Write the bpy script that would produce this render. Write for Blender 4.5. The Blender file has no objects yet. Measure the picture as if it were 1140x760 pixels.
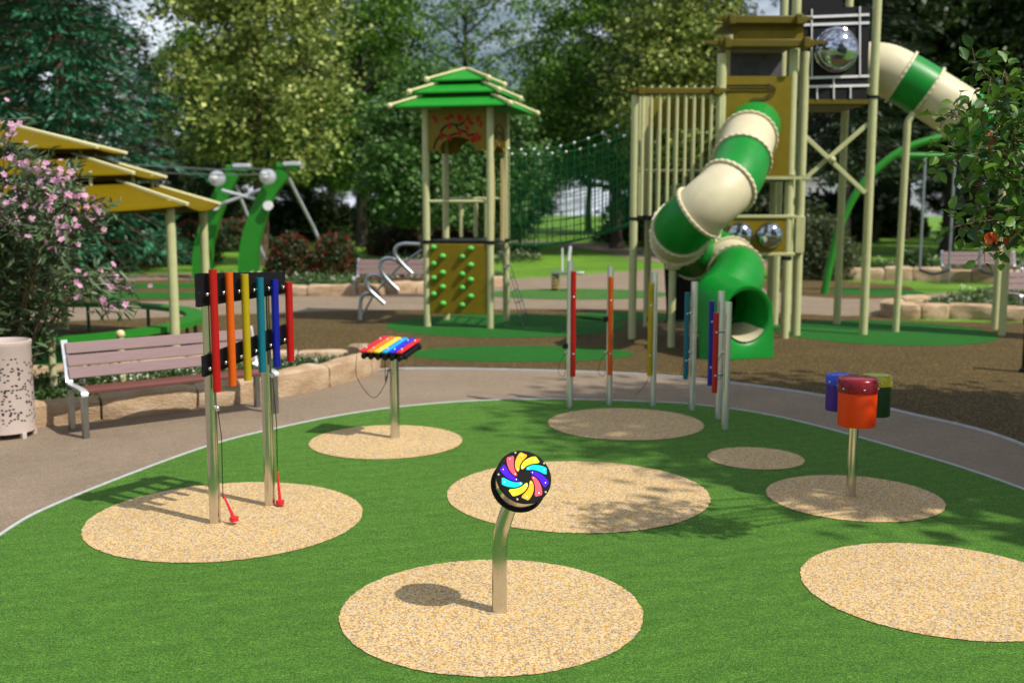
import bpy, math, random
import numpy as np
from mathutils import Vector, Matrix
from mathutils.geometry import tessellate_polygon
random.seed(7); RNG = np.random.default_rng(7)
R = math.radians
PI = math.pi
sc = bpy.context.scene
col = sc.collection

# ------------------------------------------------------------------ survey of the place (camera model used to measure positions)
FPX, HOR, CAMH = 1185.4, 155.7, 2.2
TH = math.atan(HOR / FPX)
def ray(px, py):
    X = px - 570; u = -(py - 380)
    return X, FPX*math.cos(TH) + u*math.sin(TH), -FPX*math.sin(TH) + u*math.cos(TH)
def G(px, py, z=0.0):
    x, y, zz = ray(px, py); t = (z - CAMH)/zz
    return Vector((x*t, y*t, z))
def at(px, py, Y):
    x, y, zz = ray(px, py); t = Y/y
    return Vector((x*t, Y, CAMH + zz*t))

# ------------------------------------------------------------------ materials
MATS = {}
def nt(name):
    m = bpy.data.materials.new(name); m.use_nodes = True
    t = m.node_tree; b = t.nodes['Principled BSDF']
    MATS[name] = m
    return m, t, b
def N(t, typ, **kw):
    n = t.nodes.new(typ)
    for k, v in kw.items():
        if k in n.inputs.keys(): n.inputs[k].default_value = v
        else: setattr(n, k, v)
    return n
def ramp(t, fac, stops):
    r = t.nodes.new('ShaderNodeValToRGB'); e = r.color_ramp.elements
    while len(e) < len(stops): e.new(0.5)
    for i, (p, c) in enumerate(stops):
        e[i].position = p; e[i].color = (*c, 1)
    t.links.new(fac, r.inputs['Fac']); return r.outputs['Color']
def coords(t, scale=(1, 1, 1), obj=True):
    tc = t.nodes.new('ShaderNodeTexCoord'); mp = t.nodes.new('ShaderNodeMapping')
    mp.inputs['Scale'].default_value = scale
    t.links.new(tc.outputs['Object'], mp.inputs['Vector']); return mp.outputs['Vector']
def noise(t, vec, scale, detail=3, rough=.6, out='Fac'):
    n = N(t, 'ShaderNodeTexNoise', Scale=scale, Detail=detail, Roughness=rough)
    t.links.new(vec, n.inputs['Vector']); return n.outputs[out]
def mixc(t, fac, a, b, mode='MIX'):
    m = t.nodes.new('ShaderNodeMix'); m.data_type = 'RGBA'; m.blend_type = mode
    for s, v in ((m.inputs[0], fac), (m.inputs[6], a), (m.inputs[7], b)):
        if isinstance(v, (int, float)): s.default_value = v
        elif isinstance(v, tuple): s.default_value = (*v, 1)
        else: t.links.new(v, s)
    return m.outputs[2]
def bump(t, b, h, strength, dist):
    n = N(t, 'ShaderNodeBump', Strength=strength, Distance=dist)
    t.links.new(h, n.inputs['Height']); t.links.new(n.outputs['Normal'], b.inputs['Normal'])
def paint(name, c, rough=.35, var=.12, coat=0.0, metal=0.0, scale=6):
    m, t, b = nt(name)
    v = coords(t); f = noise(t, v, scale, 4)
    lo = tuple(x*(1-var) for x in c); hi = tuple(min(1, x*(1+var)) for x in c)
    t.links.new(ramp(t, f, [(.3, lo), (.7, hi)]), b.inputs['Base Color'])
    r = t.nodes.new('ShaderNodeMapRange'); r.inputs['To Min'].default_value = rough*.8; r.inputs['To Max'].default_value = min(1, rough*1.3)
    t.links.new(noise(t, v, scale*5, 3), r.inputs['Value']); t.links.new(r.outputs[0], b.inputs['Roughness'])
    b.inputs['Metallic'].default_value = metal; b.inputs['Coat Weight'].default_value = coat
    b.inputs['Specular IOR Level'].default_value = .32
    return m
paint('steel', (.62, .61, .58), .17, .06, metal=1)
paint('steel_pole', (.72, .74, .78), .3, .06, metal=1)  # blue-white base puts the sky's reflection into the pole colour
paint('steel_dark', (.33, .33, .33), .3, .1, metal=1)
paint('galvanised', (.42, .45, .5), .35, .1, metal=1)
paint('cream_metal', (.46, .47, .24), .45, .08)
paint('tan_metal', (.47, .37, .17), .5, .1)
paint('cream_plastic', (.60, .54, .36), .45, .05)
paint('green_plastic', (.004, .215, .022), .38, .08)
paint('green_bright', (.006, .25, .012), .6, .08)
paint('green_dark', (.01, .12, .03), .45, .1)
paint('green_arch', (.02, .20, .015), .4, .08)
paint('brown_panel', (.18, .13, .001), .5, .1)
paint('brown_beam', (.105, .080, .001), .5, .1)
paint('groove', (.075, .055, .006), .6, .1)
paint('gold_roof', (.135, .093, .0), .9, .06).node_tree.nodes['Principled BSDF'].inputs['Specular IOR Level'].default_value = .08
paint('cream_trim', (.60, .57, .30), .45, .06)
paint('black_plastic', (.007, .007, .009), .4, .2)
paint('black_rubber', (.010, .010, .010), .75, .2)
paint('black_panel', (.005, .005, .007), .7, .2)
paint('lattice_white', (.78, .76, .78), .5, .05)
paint('red_tube', (.36, .004, .004), .3, .08, .1)
paint('orange_tube', (.55, .085, .003), .3, .08, .1)
paint('yellow_tube', (.36, .27, .003), .3, .08, .1)
paint('teal_tube', (.002, .12, .17), .3, .08, .1)
paint('blue_tube', (.003, .008, .24), .3, .08, .1)
paint('red_mallet', (.6, .01, .02), .25, .05, .4)
paint('orange_drum', (.68, .045, .002), .38, .05)
paint('maroon_lid', (.19, .004, .014), .25, .08, .1)
paint('indigo_drum', (.035, .01, .20), .4, .08)
paint('blue_lid', (.015, .05, .55), .3, .05, .3)
paint('dark_green_drum', (.006, .035, .008), .45, .1)
paint('olive_lid', (.42, .38, .02), .3, .05, .3)
for nme, c in dict(salmon=(.85, .09, .13), gold=(.85, .42, .02), lemon=(.85, .78, .03), cyan=(.0, .58, .72), violet=(.06, .004, .72)).items():
    paint('petal_' + nme, c, .85, .03)
for nme, c in dict(red=(.6, .01, .02), orange=(.7, .17, .005), yellow=(.75, .6, .01), sky=(.01, .35, .75), blue=(.02, .02, .6)).items():
    paint('bar_' + nme, c, .3, .05, .3)
paint('white_metal', (.6, .62, .66), .3, .1, metal=.5)
paint('hold_green', (.10, .5, .08), .5, .1)
paint('rope_green', (.01, .13, .035), .8, .2)
paint('rope_grey', (.12, .12, .13), .7, .2)
paint('blossom_red', (.45, .006, .003), .5, .1)
paint('ink', (.012, .010, .006), .6, .1)
paint('neck', (.03, .04, .02), .6, .1)
paint('bin_paint', (.50, .41, .37), .55, .05)
paint('slot', (.02, .017, .015), .8, .1)
paint('belt', (.02, .018, .02), .6, .2)
paint('screen', (.11, .10, .12), .8, .2)
paint('spring_yellow', (.30, .22, .07), .4, .1)
paint('bark', (.10, .062, .04), .9, .35, scale=9)
paint('bark_dark', (.05, .038, .03), .9, .35, scale=9)
paint('twig', (.16, .09, .055), .8, .25, scale=20)
paint('curb', (.46, .47, .48), .8, .12, scale=20)
m, t, b = nt('dome_mirror')      # tinted reflecting viewing dome
v = coords(t); t.links.new(ramp(t, noise(t, v, 3), [(.3, (.36, .40, .47)), (.7, (.46, .49, .56))]), b.inputs['Base Color'])
b.inputs['Metallic'].default_value = .95; b.inputs['Roughness'].default_value = .07
m = paint('bin_shell', (.50, .41, .37), .55, .05); t = m.node_tree; b = t.nodes['Principled BSDF']     # punched sheet: slots as a pattern round the cylinder
tc = t.nodes.new('ShaderNodeTexCoord'); sx = t.nodes.new('ShaderNodeSeparateXYZ'); t.links.new(tc.outputs['Object'], sx.inputs[0])
def mth(op, x, y=None):
    n = N(t, 'ShaderNodeMath', operation=op)
    for i_, q_ in enumerate((x, y)):
        if q_ is None: continue
        if isinstance(q_, (int, float)): n.inputs[i_].default_value = q_
        else: t.links.new(q_, n.inputs[i_])
    return n.outputs[0]
ang = mth('ARCTAN2', sx.outputs['Y'], sx.outputs['X']); cv = t.nodes.new('ShaderNodeCombineXYZ')
t.links.new(mth('MULTIPLY', ang, 7.5), cv.inputs[0]); t.links.new(mth('MULTIPLY', sx.outputs['Z'], 44.0), cv.inputs[1])
vo = N(t, 'ShaderNodeTexVoronoi', Scale=1.0, Randomness=.75); vo.distance = 'CHEBYCHEV'; t.links.new(cv.outputs[0], vo.inputs['Vector'])
sp_ = t.nodes.new('ShaderNodeSeparateColor'); t.links.new(vo.outputs['Color'], sp_.inputs[0])
nb = noise(t, coords(t, (6, 6, 5)), 1.0, 2)
msk = mth('MULTIPLY', mth('LESS_THAN', vo.outputs['Distance'], .34), mth('GREATER_THAN', mth('ADD', sp_.outputs[0], mth('MULTIPLY', nb, .8)), .72))
msk = mth('MULTIPLY', msk, mth('MULTIPLY', mth('GREATER_THAN', sx.outputs['Z'], .14), mth('LESS_THAN', sx.outputs['Z'], .76)))
old = b.inputs['Base Color'].links[0].from_socket
t.links.new(mixc(t, msk, old, (.012, .010, .009)), b.inputs['Base Color'])
MATS['black_rubber'].node_tree.nodes['Principled BSDF'].inputs['Specular IOR Level'].default_value = .12
# wood composite planks
def planks(name, a, bcol, along=(1.5, 40, 40)):
    m, t, b = nt(name); v = coords(t, along)
    f = noise(t, v, 3, 5, .7)
    t.links.new(ramp(t, f, [(.25, a), (.75, bcol)]), b.inputs['Base Color'])
    b.inputs['Roughness'].default_value = .55; bump(t, b, f, .25, .003)
planks('plank_pink', (.19, .125, .13), (.28, .18, .18)); planks('plank_red', (.10, .027, .02), (.16, .045, .034))
# stone
m, t, b = nt('sandstone'); v = coords(t, (1, 1, 2.2))
n1 = noise(t, v, 2.2, 6, .65); n2 = noise(t, v, 22, 4, .7)
c1 = ramp(t, n1, [(.28, (.34, .22, .12)), (.5, (.52, .37, .23)), (.72, (.62, .49, .34))])
t.links.new(mixc(t, .5, c1, ramp(t, n2, [(.3, (.62, .55, .5)), (.7, (1, 1, 1))]), 'MULTIPLY'), b.inputs['Base Color'])
b.inputs['Roughness'].default_value = .9
ad = N(t, 'ShaderNodeMath', operation='ADD'); t.links.new(n1, ad.inputs[0]); t.links.new(n2, ad.inputs[1]); bump(t, b, ad.outputs[0], .6, .04)
# artificial turf: fine blades + soft rows
def turf(name, lo, mid, hi, sc_=1.0):
    m, t, b = nt(name); v = coords(t)
    f1 = noise(t, coords(t, (1, 1.7, 1)), 135*sc_, 3, .85); f2 = noise(t, coords(t, (1, 1.6, 1)), 44*sc_, 4, .8); f3 = noise(t, coords(t, (.9, 2.4, 1)), 7, 4, .6); f4 = noise(t, v, .6, 2)
    w = N(t, 'ShaderNodeTexWave', Scale=1.55, Distortion=3.5, Detail=3); w.inputs['Detail Scale'].default_value = 2.5
    mp = t.nodes.new('ShaderNodeMapping'); mp.inputs['Rotation'].default_value = (0, 0, R(68)); t.links.new(v, mp.inputs['Vector']); t.links.new(mp.outputs[0], w.inputs['Vector'])
    c = ramp(t, f1, [(.36, lo), (.5, mid), (.64, hi)])
    c = mixc(t, .75, c, ramp(t, f2, [(.36, (.45, .55, .42)), (.64, (1.45, 1.3, 1.2))]), 'MULTIPLY')
    c = mixc(t, .8, c, ramp(t, f3, [(.3, (.78, .8, .75)), (.7, (1.22, 1.16, 1.15))]), 'MULTIPLY')
    c = mixc(t, .28, c, ramp(t, w.outputs['Fac'], [(.2, (.78, .84, .8)), (.8, (1.2, 1.12, 1.1))]), 'MULTIPLY')
    c = mixc(t, .4, c, ramp(t, f4, [(.3, (.85, .85, .85)), (.7, (1.12, 1.1, 1.1))]), 'MULTIPLY')
    t.links.new(c, b.inputs['Base Color']); b.inputs['Roughness'].default_value = .85; b.inputs['Specular IOR Level'].default_value = .25
    bump(t, b, f2, .9, .02)
turf('turf', (.008, .048, .006), (.060, .195, .020), (.21, .42, .062))
turf('patch', (.006, .08, .006), (.011, .125, .012), (.025, .18, .02), .5)
turf('patch_pale', (.03, .11, .02), (.05, .16, .028), (.08, .21, .045), .5)
m, t, b = nt('lawn'); v = coords(t)
f1 = noise(t, v, 14, 5, .75); f2 = noise(t, v, .35, 4); f3 = noise(t, v, 3.0, 4, .7)
c = ramp(t, f1, [(.3, (.04, .11, .003)), (.55, (.13, .29, .006)), (.8, (.24, .42, .012))])
c = mixc(t, .7, c, ramp(t, f2, [(.35, (.55, .62, .5)), (.65, (1.25, 1.2, 1))]), 'MULTIPLY')
c = mixc(t, .6, c, ramp(t, f3, [(.35, (.7, .75, .7)), (.65, (1.2, 1.15, 1.1))]), 'MULTIPLY')
t.links.new(c, b.inputs['Base Color']); b.inputs['Roughness'].default_value = .9; bump(t, b, f1, .8, .05)
# bonded rubber granules of the round pads
m, t, b = nt('granules'); v = coords(t)
vo = N(t, 'ShaderNodeTexVoronoi', Scale=118); t.links.new(v, vo.inputs['Vector'])
sep = t.nodes.new('ShaderNodeSeparateColor'); t.links.new(vo.outputs['Color'], sep.inputs[0])
c = ramp(t, sep.outputs[0], [(0, (.22, .18, .14)), (.12, (.58, .45, .27)), (.28, (.60, .40, .13)), (.46, (.38, .19, .06)), (.62, (.66, .50, .30)), (.76, (.62, .37, .05)), (.88, (.34, .30, .27)), (.95, (.58, .41, .21))])
for n_ in t.nodes:
    if n_.type == 'VALTORGB': n_.color_ramp.interpolation = 'CONSTANT'
f4 = noise(t, v, 1.3, 3)
c = mixc(t, .35, c, ramp(t, f4, [(.3, (.70, .68, .66)), (.7, (.98, .95, .90))]), 'MULTIPLY')
t.links.new(mixc(t, 1.0, c, (1.02, 1.04, 1.08), 'MULTIPLY'), b.inputs['Base Color']); b.inputs['Roughness'].default_value = .85
bump(t, b, vo.outputs['Distance'], -.5, .006)
# path: brown-grey washed concrete
m, t, b = nt('path'); v = coords(t)
f1 = noise(t, v, 60, 4, .8); f2 = noise(t, v, 1.1, 5, .65); f3 = noise(t, v, 9, 5, .7)
c = ramp(t, f1, [(.32, (.145, .105, .068)), (.52, (.245, .187, .130)), (.75, (.37, .30, .215))])
c = mixc(t, .7, c, ramp(t, f2, [(.3, (.78, .76, .74)), (.7, (1.14, 1.12, 1.1))]), 'MULTIPLY')
c = mixc(t, .5, c, ramp(t, f3, [(.3, (.8, .8, .8)), (.7, (1.15, 1.13, 1.12))]), 'MULTIPLY')
t.links.new(c, b.inputs['Base Color']); b.inputs['Roughness'].default_value = .9; bump(t, b, f1, .5, .01)
# shredded bark mulch
m, t, b = nt('mulch'); v = coords(t)
f1 = noise(t, coords(t, (1.5, 1, 1)), 26, 4, .8); f2 = noise(t, v, 1.2, 4); vo = N(t, 'ShaderNodeTexVoronoi', Scale=22); t.links.new(v, vo.inputs['Vector'])
c = ramp(t, f1, [(.36, (.02, .010, .002)), (.47, (.08, .048, .009)), (.58, (.175, .115, .024)), (.7, (.38, .275, .08))])
c = mixc(t, .5, c, ramp(t, f2, [(.3, (.75, .72, .7)), (.7, (1.2, 1.18, 1.1))]), 'MULTIPLY')
t.links.new(c, b.inputs['Base Color']); b.inputs['Roughness'].default_value = .95; bump(t, b, f1, 1, .05)
# leaves
def leafmat(name, lo, hi, trans=.3, rough=.5):
    m, t, b = nt(name); g = t.nodes.new('ShaderNodeNewGeometry'); oi = t.nodes.new('ShaderNodeObjectInfo')
    c = ramp(t, g.outputs['Random Per Island'], [(0, lo), (.7, tuple((a+2*h_)/3 for a, h_ in zip(lo, hi))), (1, hi)])
    f = noise(t, coords(t), .55, 2)
    c = mixc(t, .5, c, ramp(t, f, [(.35, (.6, .66, .6)), (.65, (1.3, 1.22, 1.0))]), 'MULTIPLY')
    c = mixc(t, .3, c, ramp(t, oi.outputs['Random'], [(0, (.75, .8, .8)), (1, (1.2, 1.15, 1))]), 'MULTIPLY')
    t.links.new(c, b.inputs['Base Color']); b.inputs['Roughness'].default_value = rough
    tr = t.nodes.new('ShaderNodeBsdfTranslucent'); mx = t.nodes.new('ShaderNodeMixShader'); mx.inputs[0].default_value = trans
    t.links.new(c, tr.inputs['Color']); t.links.new(b.outputs[0], mx.inputs[1]); t.links.new(tr.outputs[0], mx.inputs[2])
    t.links.new(mx.outputs[0], t.nodes['Material Output'].inputs['Surface'])
leafmat('leaf_spruce', (.012, .075, .042), (.05, .22, .12), .12)
leafmat('leaf_maple', (.04, .10, .010), (.58, .64, .18), .3)
leafmat('leaf_oak', (.013, .065, .006), (.18, .36, .035), .28)
leafmat('leaf_fresh', (.02, .08, .018), (.17, .33, .09), .25)
leafmat('leaf_dark', (.010, .032, .008), (.06, .10, .02), .2)  # darkened tone; the shade under the far crowns is in the colour
leafmat('leaf_pine', (.010, .03, .018), (.045, .08, .035), .1)
leafmat('leaf_bush', (.02, .05, .012), (.06, .10, .03), .2)
leafmat('leaf_olive', (.05, .075, .03), (.12, .15, .06), .2)
leafmat('leaf_red', (.13, .018, .008), (.30, .05, .02), .2)
leafmat('leaf_oleander', (.055, .10, .045), (.17, .25, .12), .3, .45)
leafmat('leaf_fruit_tree', (.012, .055, .014), (.12, .25, .02), .35, .5)
leafmat('leaf_autumn', (.7, .05, .02), (.8, .14, .03), .3)
leafmat('leaf_cover', (.03, .075, .015), (.10, .18, .05), .25)
leafmat('petal_pink', (.68, .30, .58), (.88, .55, .78), .4)
leafmat('petal_white', (.5, .52, .42), (.75, .75, .68), .3)

# ------------------------------------------------------------------ mesh helpers
OFF = {}
def link_mesh(name, V, F, mat, parent=None, smooth=True, bevel=0, angle=40, verts_np=None):
    me = bpy.data.meshes.new(name); off = OFF.get(parent, Vector((0, 0, 0))) if parent else Vector((0, 0, 0))
    V = [(v[0]-off[0], v[1]-off[1], v[2]-off[2]) for v in V]
    me.from_pydata(V, [], F); me.materials.append(MATS[mat])
    o = bpy.data.objects.new(name, me); col.objects.link(o)
    if smooth:
        me.polygons.foreach_set('use_smooth', [True]*len(me.polygons)); me.set_sharp_from_angle(angle=R(angle))
    me.update()
    if bevel:
        bv = o.modifiers.new('bevel', 'BEVEL'); bv.width = bevel; bv.segments = 2; bv.limit_method = 'ANGLE'
    if parent: o.parent = parent; OFF[o] = off
    return o
class MB:
    def __init__(s): s.V = []; s.F = []
    def add(s, V, F):
        n = len(s.V); s.V += [Vector(v) for v in V]; s.F += [[i+n for i in f] for f in F]; return s
    def box(s, c, size, rz=0, M=None):
        c = Vector(c); M = M or Matrix.Rotation(rz, 3, 'Z'); hx, hy, hz = size[0]/2, size[1]/2, size[2]/2
        V = [c + M @ Vector((a*hx, b_*hy, d*hz)) for a in (-1, 1) for b_ in (-1, 1) for d in (-1, 1)]
        return s.add(V, [[0, 1, 3, 2], [4, 6, 7, 5], [0, 4, 5, 1], [2, 3, 7, 6], [0, 2, 6, 4], [1, 5, 7, 3]])
    def beam(s, p0, p1, w, h):      # rectangular bar from p0 to p1
        p0, p1 = Vector(p0), Vector(p1); d = p1-p0; L = d.length; d.normalize()
        up = Vector((0, 0, 1)) if abs(d.z) < .95 else Vector((0, 1, 0))
        side = d.cross(up).normalized(); up = side.cross(d)
        return s.box((p0+p1)/2, (L, w, h), M=Matrix((d, side, up)).transposed())
    def ring(s, c, ax, r, n, u=None):
        ax = Vector(ax).normalized()
        if u is None: u = ax.orthogonal().normalized()
        w = ax.cross(u)
        return [Vector(c) + r*(math.cos(2*PI*i/n)*u + math.sin(2*PI*i/n)*w) for i in range(n)]
    def tube(s, pts, r, n=10, caps=True, closed=False):
        pts = [Vector(p) for p in pts]; k = len(pts); rr = r if isinstance(r, (list, tuple)) else [r]*k
        tan = []
        for i in range(k):
            a = pts[(i-1) % k] if (i > 0 or closed) else pts[0]; b_ = pts[(i+1) % k] if (i < k-1 or closed) else pts[-1]
            tan.append((b_-a).normalized())
        u = tan[0].orthogonal().normalized(); base = len(s.V)
        for i in range(k):
            u = (u - u.dot(tan[i])*tan[i])
            u = u.normalized() if u.length > 1e-6 else tan[i].orthogonal().normalized()
            s.V += s.ring(pts[i], tan[i], rr[i], n, u)
        for i in range(k if closed else k-1):
            a = base+i*n; b_ = base+((i+1) % k)*n
            for j in range(n): s.F.append([a+j, a+(j+1) % n, b_+(j+1) % n, b_+j])
        if caps and not closed:
            s.F.append([base+j for j in range(n)][::-1]); s.F.append([base+(k-1)*n+j for j in range(n)])
        return s
    def cyl(s, p0, p1, r, n=20, r1=None): return s.tube([p0, p1], [r, r if r1 is None else r1], n)
    def lathe(s, prof, c=(0, 0, 0), M=None, n=32):   # prof [(r,z)]
        c = Vector(c); M = M or Matrix.Identity(3); base = len(s.V)
        for (r, z) in prof:
            for i in range(n):
                a = 2*PI*i/n; s.V.append(c + M @ Vector((r*math.cos(a), r*math.sin(a), z)))
        for k in range(len(prof)-1):
            for j in range(n):
                a = base+k*n; s.F.append([a+j, a+(j+1) % n, a+n+(j+1) % n, a+n+j])
        s.F.append([base+j for j in range(n)][::-1]); s.F.append([base+(len(prof)-1)*n+j for j in range(n)]); return s
    def ball(s, c, r, n=12, M=None, sq=1):
        return s.lathe([(max(1e-4, r*math.sin(PI*k/8)), -sq*r*math.cos(PI*k/8)) for k in range(9)], c, M, n)
    def prism(s, poly, M, c, th, holes=None):        # 2D outline poly in (x,y) of frame M, extruded along z by th
        c = Vector(c); base = len(s.V)
        loops = [poly] + (holes or [])
        flat = [p for l in loops for p in l]; n = len(flat)
        tris = tessellate_polygon([[Vector((p[0], p[1], 0)) for p in l] for l in loops])
        s.V += [c + M @ Vector((p[0], p[1], 0)) for p in flat] + [c + M @ Vector((p[0], p[1], th)) for p in flat]
        for a in tris: s.F.append([base+a[0], base+a[1], base+a[2]]); s.F.append([base+n+a[2], base+n+a[1], base+n+a[0]])
        k = 0
        for l in loops:
            m_ = len(l)
            for j in range(m_): a, b_ = base+k+j, base+k+(j+1) % m_; s.F.append([a, b_, b_+n, a+n])
            k += m_
        return s
    def build(s, name, mat, parent=None, **kw): return link_mesh(name, s.V, s.F, mat, parent, **kw)
def props(o, label=None, cat=None, group=None, kind=None):
    if label: o['label'] = label
    if cat: o['category'] = cat
    if group: o['group'] = group
    if kind: o['kind'] = kind
    return o
def thing(name, loc, label, cat, group=None, world=True, rz=0):
    o = bpy.data.objects.new(name, None); col.objects.link(o); o.location = loc; o.rotation_euler = (0, 0, rz); o.empty_display_size = .2
    OFF[o] = Vector(loc) if world else Vector((0, 0, 0))
    return props(o, label, cat, group)
def copy_tree(o, parent=None):
    c = o.copy(); col.objects.link(c)
    if parent: c.parent = parent
    for ch in [x for x in list(bpy.data.objects) if x.parent == o]: copy_tree(ch, c)
    return c
def spline(P, n=8, closed=False):
    P = [Vector(p) for p in P]; out = []; k = len(P)
    for i in range(k if closed else k-1):
        if closed: a, b_, c, d = P[(i-1) % k], P[i], P[(i+1) % k], P[(i+2) % k]
        else: a = P[max(i-1, 0)]; b_ = P[i]; c = P[i+1]; d = P[min(i+2, k-1)]
        for j in range(n):
            t = j/n; out.append(.5*((2*b_) + (c-a)*t + (2*a-5*b_+4*c-d)*t*t + (3*b_-a-3*c+d)*t**3))
    if not closed: out.append(P[-1])
    return out
def sheet(name, pts, z, mat, kind='structure', smooth=True, n=8, noise_amp=0):
    pts = [Vector((p[0], p[1], 0)) for p in pts]
    if smooth: pts = spline(pts, n, True)
    tr = tessellate_polygon([pts])
    F = []
    for a in tr:
        p, q, r = (pts[i] for i in a); F.append(list(a) if (q-p).cross(r-p).z > 0 else list(a)[::-1])
    o = link_mesh(name, [(p.x, p.y, z) for p in pts], F, mat, smooth=False); o['kind'] = kind; return o
def ell(x0, x1, y0, y1, n=48):
    a = G((x0+x1)/2, y1); b_ = G((x0+x1)/2, y0); cy = (a.y+b_.y)/2; ry = (b_.y-a.y)/2
    xl = G(x0, (y0+y1)/2+1); xr = G(x1, (y0+y1)/2+1); cx = (xl.x+xr.x)/2; rx = (xr.x-xl.x)/2
    return [(cx+rx*math.cos(2*PI*i/n), cy+ry*math.sin(2*PI*i/n)) for i in range(n)]
def circ(cx, cy, r, n=96): return [(cx+r*math.cos(2*PI*i/n), cy+r*math.sin(2*PI*i/n)) for i in range(n)]

# leaf clouds (numpy)
def leaf_mesh6(name, C, size, mat, parent, aspect=.6, up=.4, D=None, fold=.12, curl=.18):
    # rounder folded leaves for foliage close to the camera: ten-sided outline on a creased midrib
    C = np.asarray(C, float); n = len(C); Nn = RNG.normal(size=(n, 3)); Nn[:, 2] = np.abs(Nn[:, 2])+up; Nn /= np.linalg.norm(Nn, axis=1)[:, None]
    D = np.asarray(D, float); D = D-(D*Nn).sum(1)[:, None]*Nn; D /= np.linalg.norm(D, axis=1)[:, None]+1e-9; S = np.cross(D, Nn); sz = (size*RNG.uniform(.65, 1.35, n))[:, None]; cu = RNG.uniform(-.2, 1, n)[:, None]*curl
    prof = [(0, 0), (.2, .34), (.45, .5), (.75, .36), (1, 0)]; V = np.empty((n, 13, 3))
    def P(f, w, s): return C + D*sz*f + S*(w*aspect*sz*s) + Nn*sz*(fold*w*2 - cu*f*f)
    for i, (f, w) in enumerate(prof): V[:, i] = P(f, w, 1)
    for i, (f, w) in enumerate(prof[1:4]): V[:, 5+i] = P(f, w, -1)
    for i, f in enumerate((.2, .45, .75)): V[:, 8+i] = P(f, 0, 0)
    V[:, 11] = V[:, 0]; V[:, 12] = V[:, 4]
    V -= np.array(OFF[parent]); q = [[0, 1, 8, 8], [1, 2, 9, 8], [2, 3, 10, 9], [3, 4, 10, 10], [0, 8, 5, 5], [8, 9, 6, 5], [9, 10, 7, 6], [10, 4, 7, 7]]
    F = []
    for k in range(n): F += [[13*k+i for i in (f[:3] if f[2] == f[3] else f)] for f in q]
    me = bpy.data.meshes.new(name); me.from_pydata([tuple(p) for p in V.reshape(-1, 3)], [], F); me.materials.append(MATS[mat]); me.polygons.foreach_set('use_smooth', [True]*len(F)); me.update()
    o = bpy.data.objects.new(name, me); col.objects.link(o); o.parent = parent; OFF[o] = OFF[parent]; return o
def leaf_mesh(name, C, size, mat, parent=None, aspect=.55, up=.5, D=None, fold=.12, kind=None, loc=None, asmesh=False):
    C = np.asarray(C, float); n = len(C)
    Nn = RNG.normal(size=(n, 3)); Nn[:, 2] = np.abs(Nn[:, 2])+up; Nn /= np.linalg.norm(Nn, axis=1)[:, None]
    if D is None: D = RNG.normal(size=(n, 3))
    D = np.asarray(D, float); D = D - (D*Nn).sum(1)[:, None]*Nn; D /= np.linalg.norm(D, axis=1)[:, None]+1e-9
    S = np.cross(D, Nn); sz = np.asarray(size)*RNG.uniform(.7, 1.3, n); sz = sz[:, None]; w = sz*aspect*.5
    V = np.empty((n, 4, 3)); V[:, 0] = C; V[:, 1] = C + D*sz*.5 + S*w + Nn*sz*fold; V[:, 2] = C + D*sz; V[:, 3] = C + D*sz*.5 - S*w + Nn*sz*fold
    if parent: V -= np.array(OFF[parent])
    me = bpy.data.meshes.new(name); me.vertices.add(n*4); me.loops.add(n*4); me.polygons.add(n)
    me.vertices.foreach_set('co', V.astype(np.float32).ravel()); me.loops.foreach_set('vertex_index', np.arange(n*4, dtype=np.int32))
    me.polygons.foreach_set('loop_start', np.arange(0, n*4, 4, dtype=np.int32)); me.polygons.foreach_set('loop_total', np.full(n, 4, dtype=np.int32))
    me.materials.append(MATS[mat]); me.update(calc_edges=True); me.validate()
    o = bpy.data.objects.new(name, me); col.objects.link(o)
    if parent: o.parent = parent; OFF[o] = OFF[parent]
    if kind: o['kind'] = kind
    return o

# ================================================================== GROUND
# lawn: one sheet, flat park, a low crest far behind and the land falling away beyond
V = []; F = []; rad = [0, 3, 6, 10, 15, 20, 28, 36, 46, 58, 72, 90, 110, 130, 150, 175, 210, 260, 340, 500, 900]; na = 64
V.append((0, 8, 0))
for r in rad[1:]:
    for i in range(na):
        a = 2*PI*i/na; x, y = r*math.cos(a), 8+r*math.sin(a)
        z = 0 if r < 90 else (.9*math.sin(x*.021+1)*min(1, (r-90)/40)*.5 if r < 140 else -.035*(r-140) + .4*math.sin(x*.021+1))
        V.append((x, y, z))
for i in range(na): F.append([0, 1+i, 1+(i+1) % na])
for k in range(len(rad)-2):
    for i in range(na): a = 1+k*na; b_ = a+na; F.append([a+i, b_+i, b_+(i+1) % na, a+(i+1) % na])
o = link_mesh('lawn', V, F, 'lawn'); o['kind'] = 'structure'

def px(l): return [tuple(G(*p)[:2]) for p in l]
ringtop = px([(1400, 590), (1140, 482), (1010, 449), (930, 434), (830, 421), (720, 412), (590, 408), (470, 406), (414, 411), (385, 426), (310, 441), (220, 453), (100, 468), (-60, 486)])
sheet('path', [(10, -4), (9.5, 3)] + ringtop + [(-8, 8.9), (-12, 5), (-12, -4)], .004, 'path', n=6)
sheet('far_path', px([(-250, 345), (0, 338), (100, 336), (220, 333), (330, 326), (480, 318), (540, 313), (620, 308), (690, 303), (780, 298), (830, 312), (900, 328), (990, 332), (1060, 326), (1200, 322), (1400, 318), (1400, 333), (1200, 333), (1100, 337), (1012, 345), (985, 353), (930, 353), (870, 350), (700, 346), (560, 346), (400, 347), (300, 350), (200, 354), (100, 358), (0, 363), (-250, 378)]), .008, 'path')
sheet('distant_path', px([(-200, 313), (0, 309), (120, 306), (235, 305), (320, 315), (320, 321), (235, 313), (100, 315), (0, 318), (-200, 325)]), .008, 'path')
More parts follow.
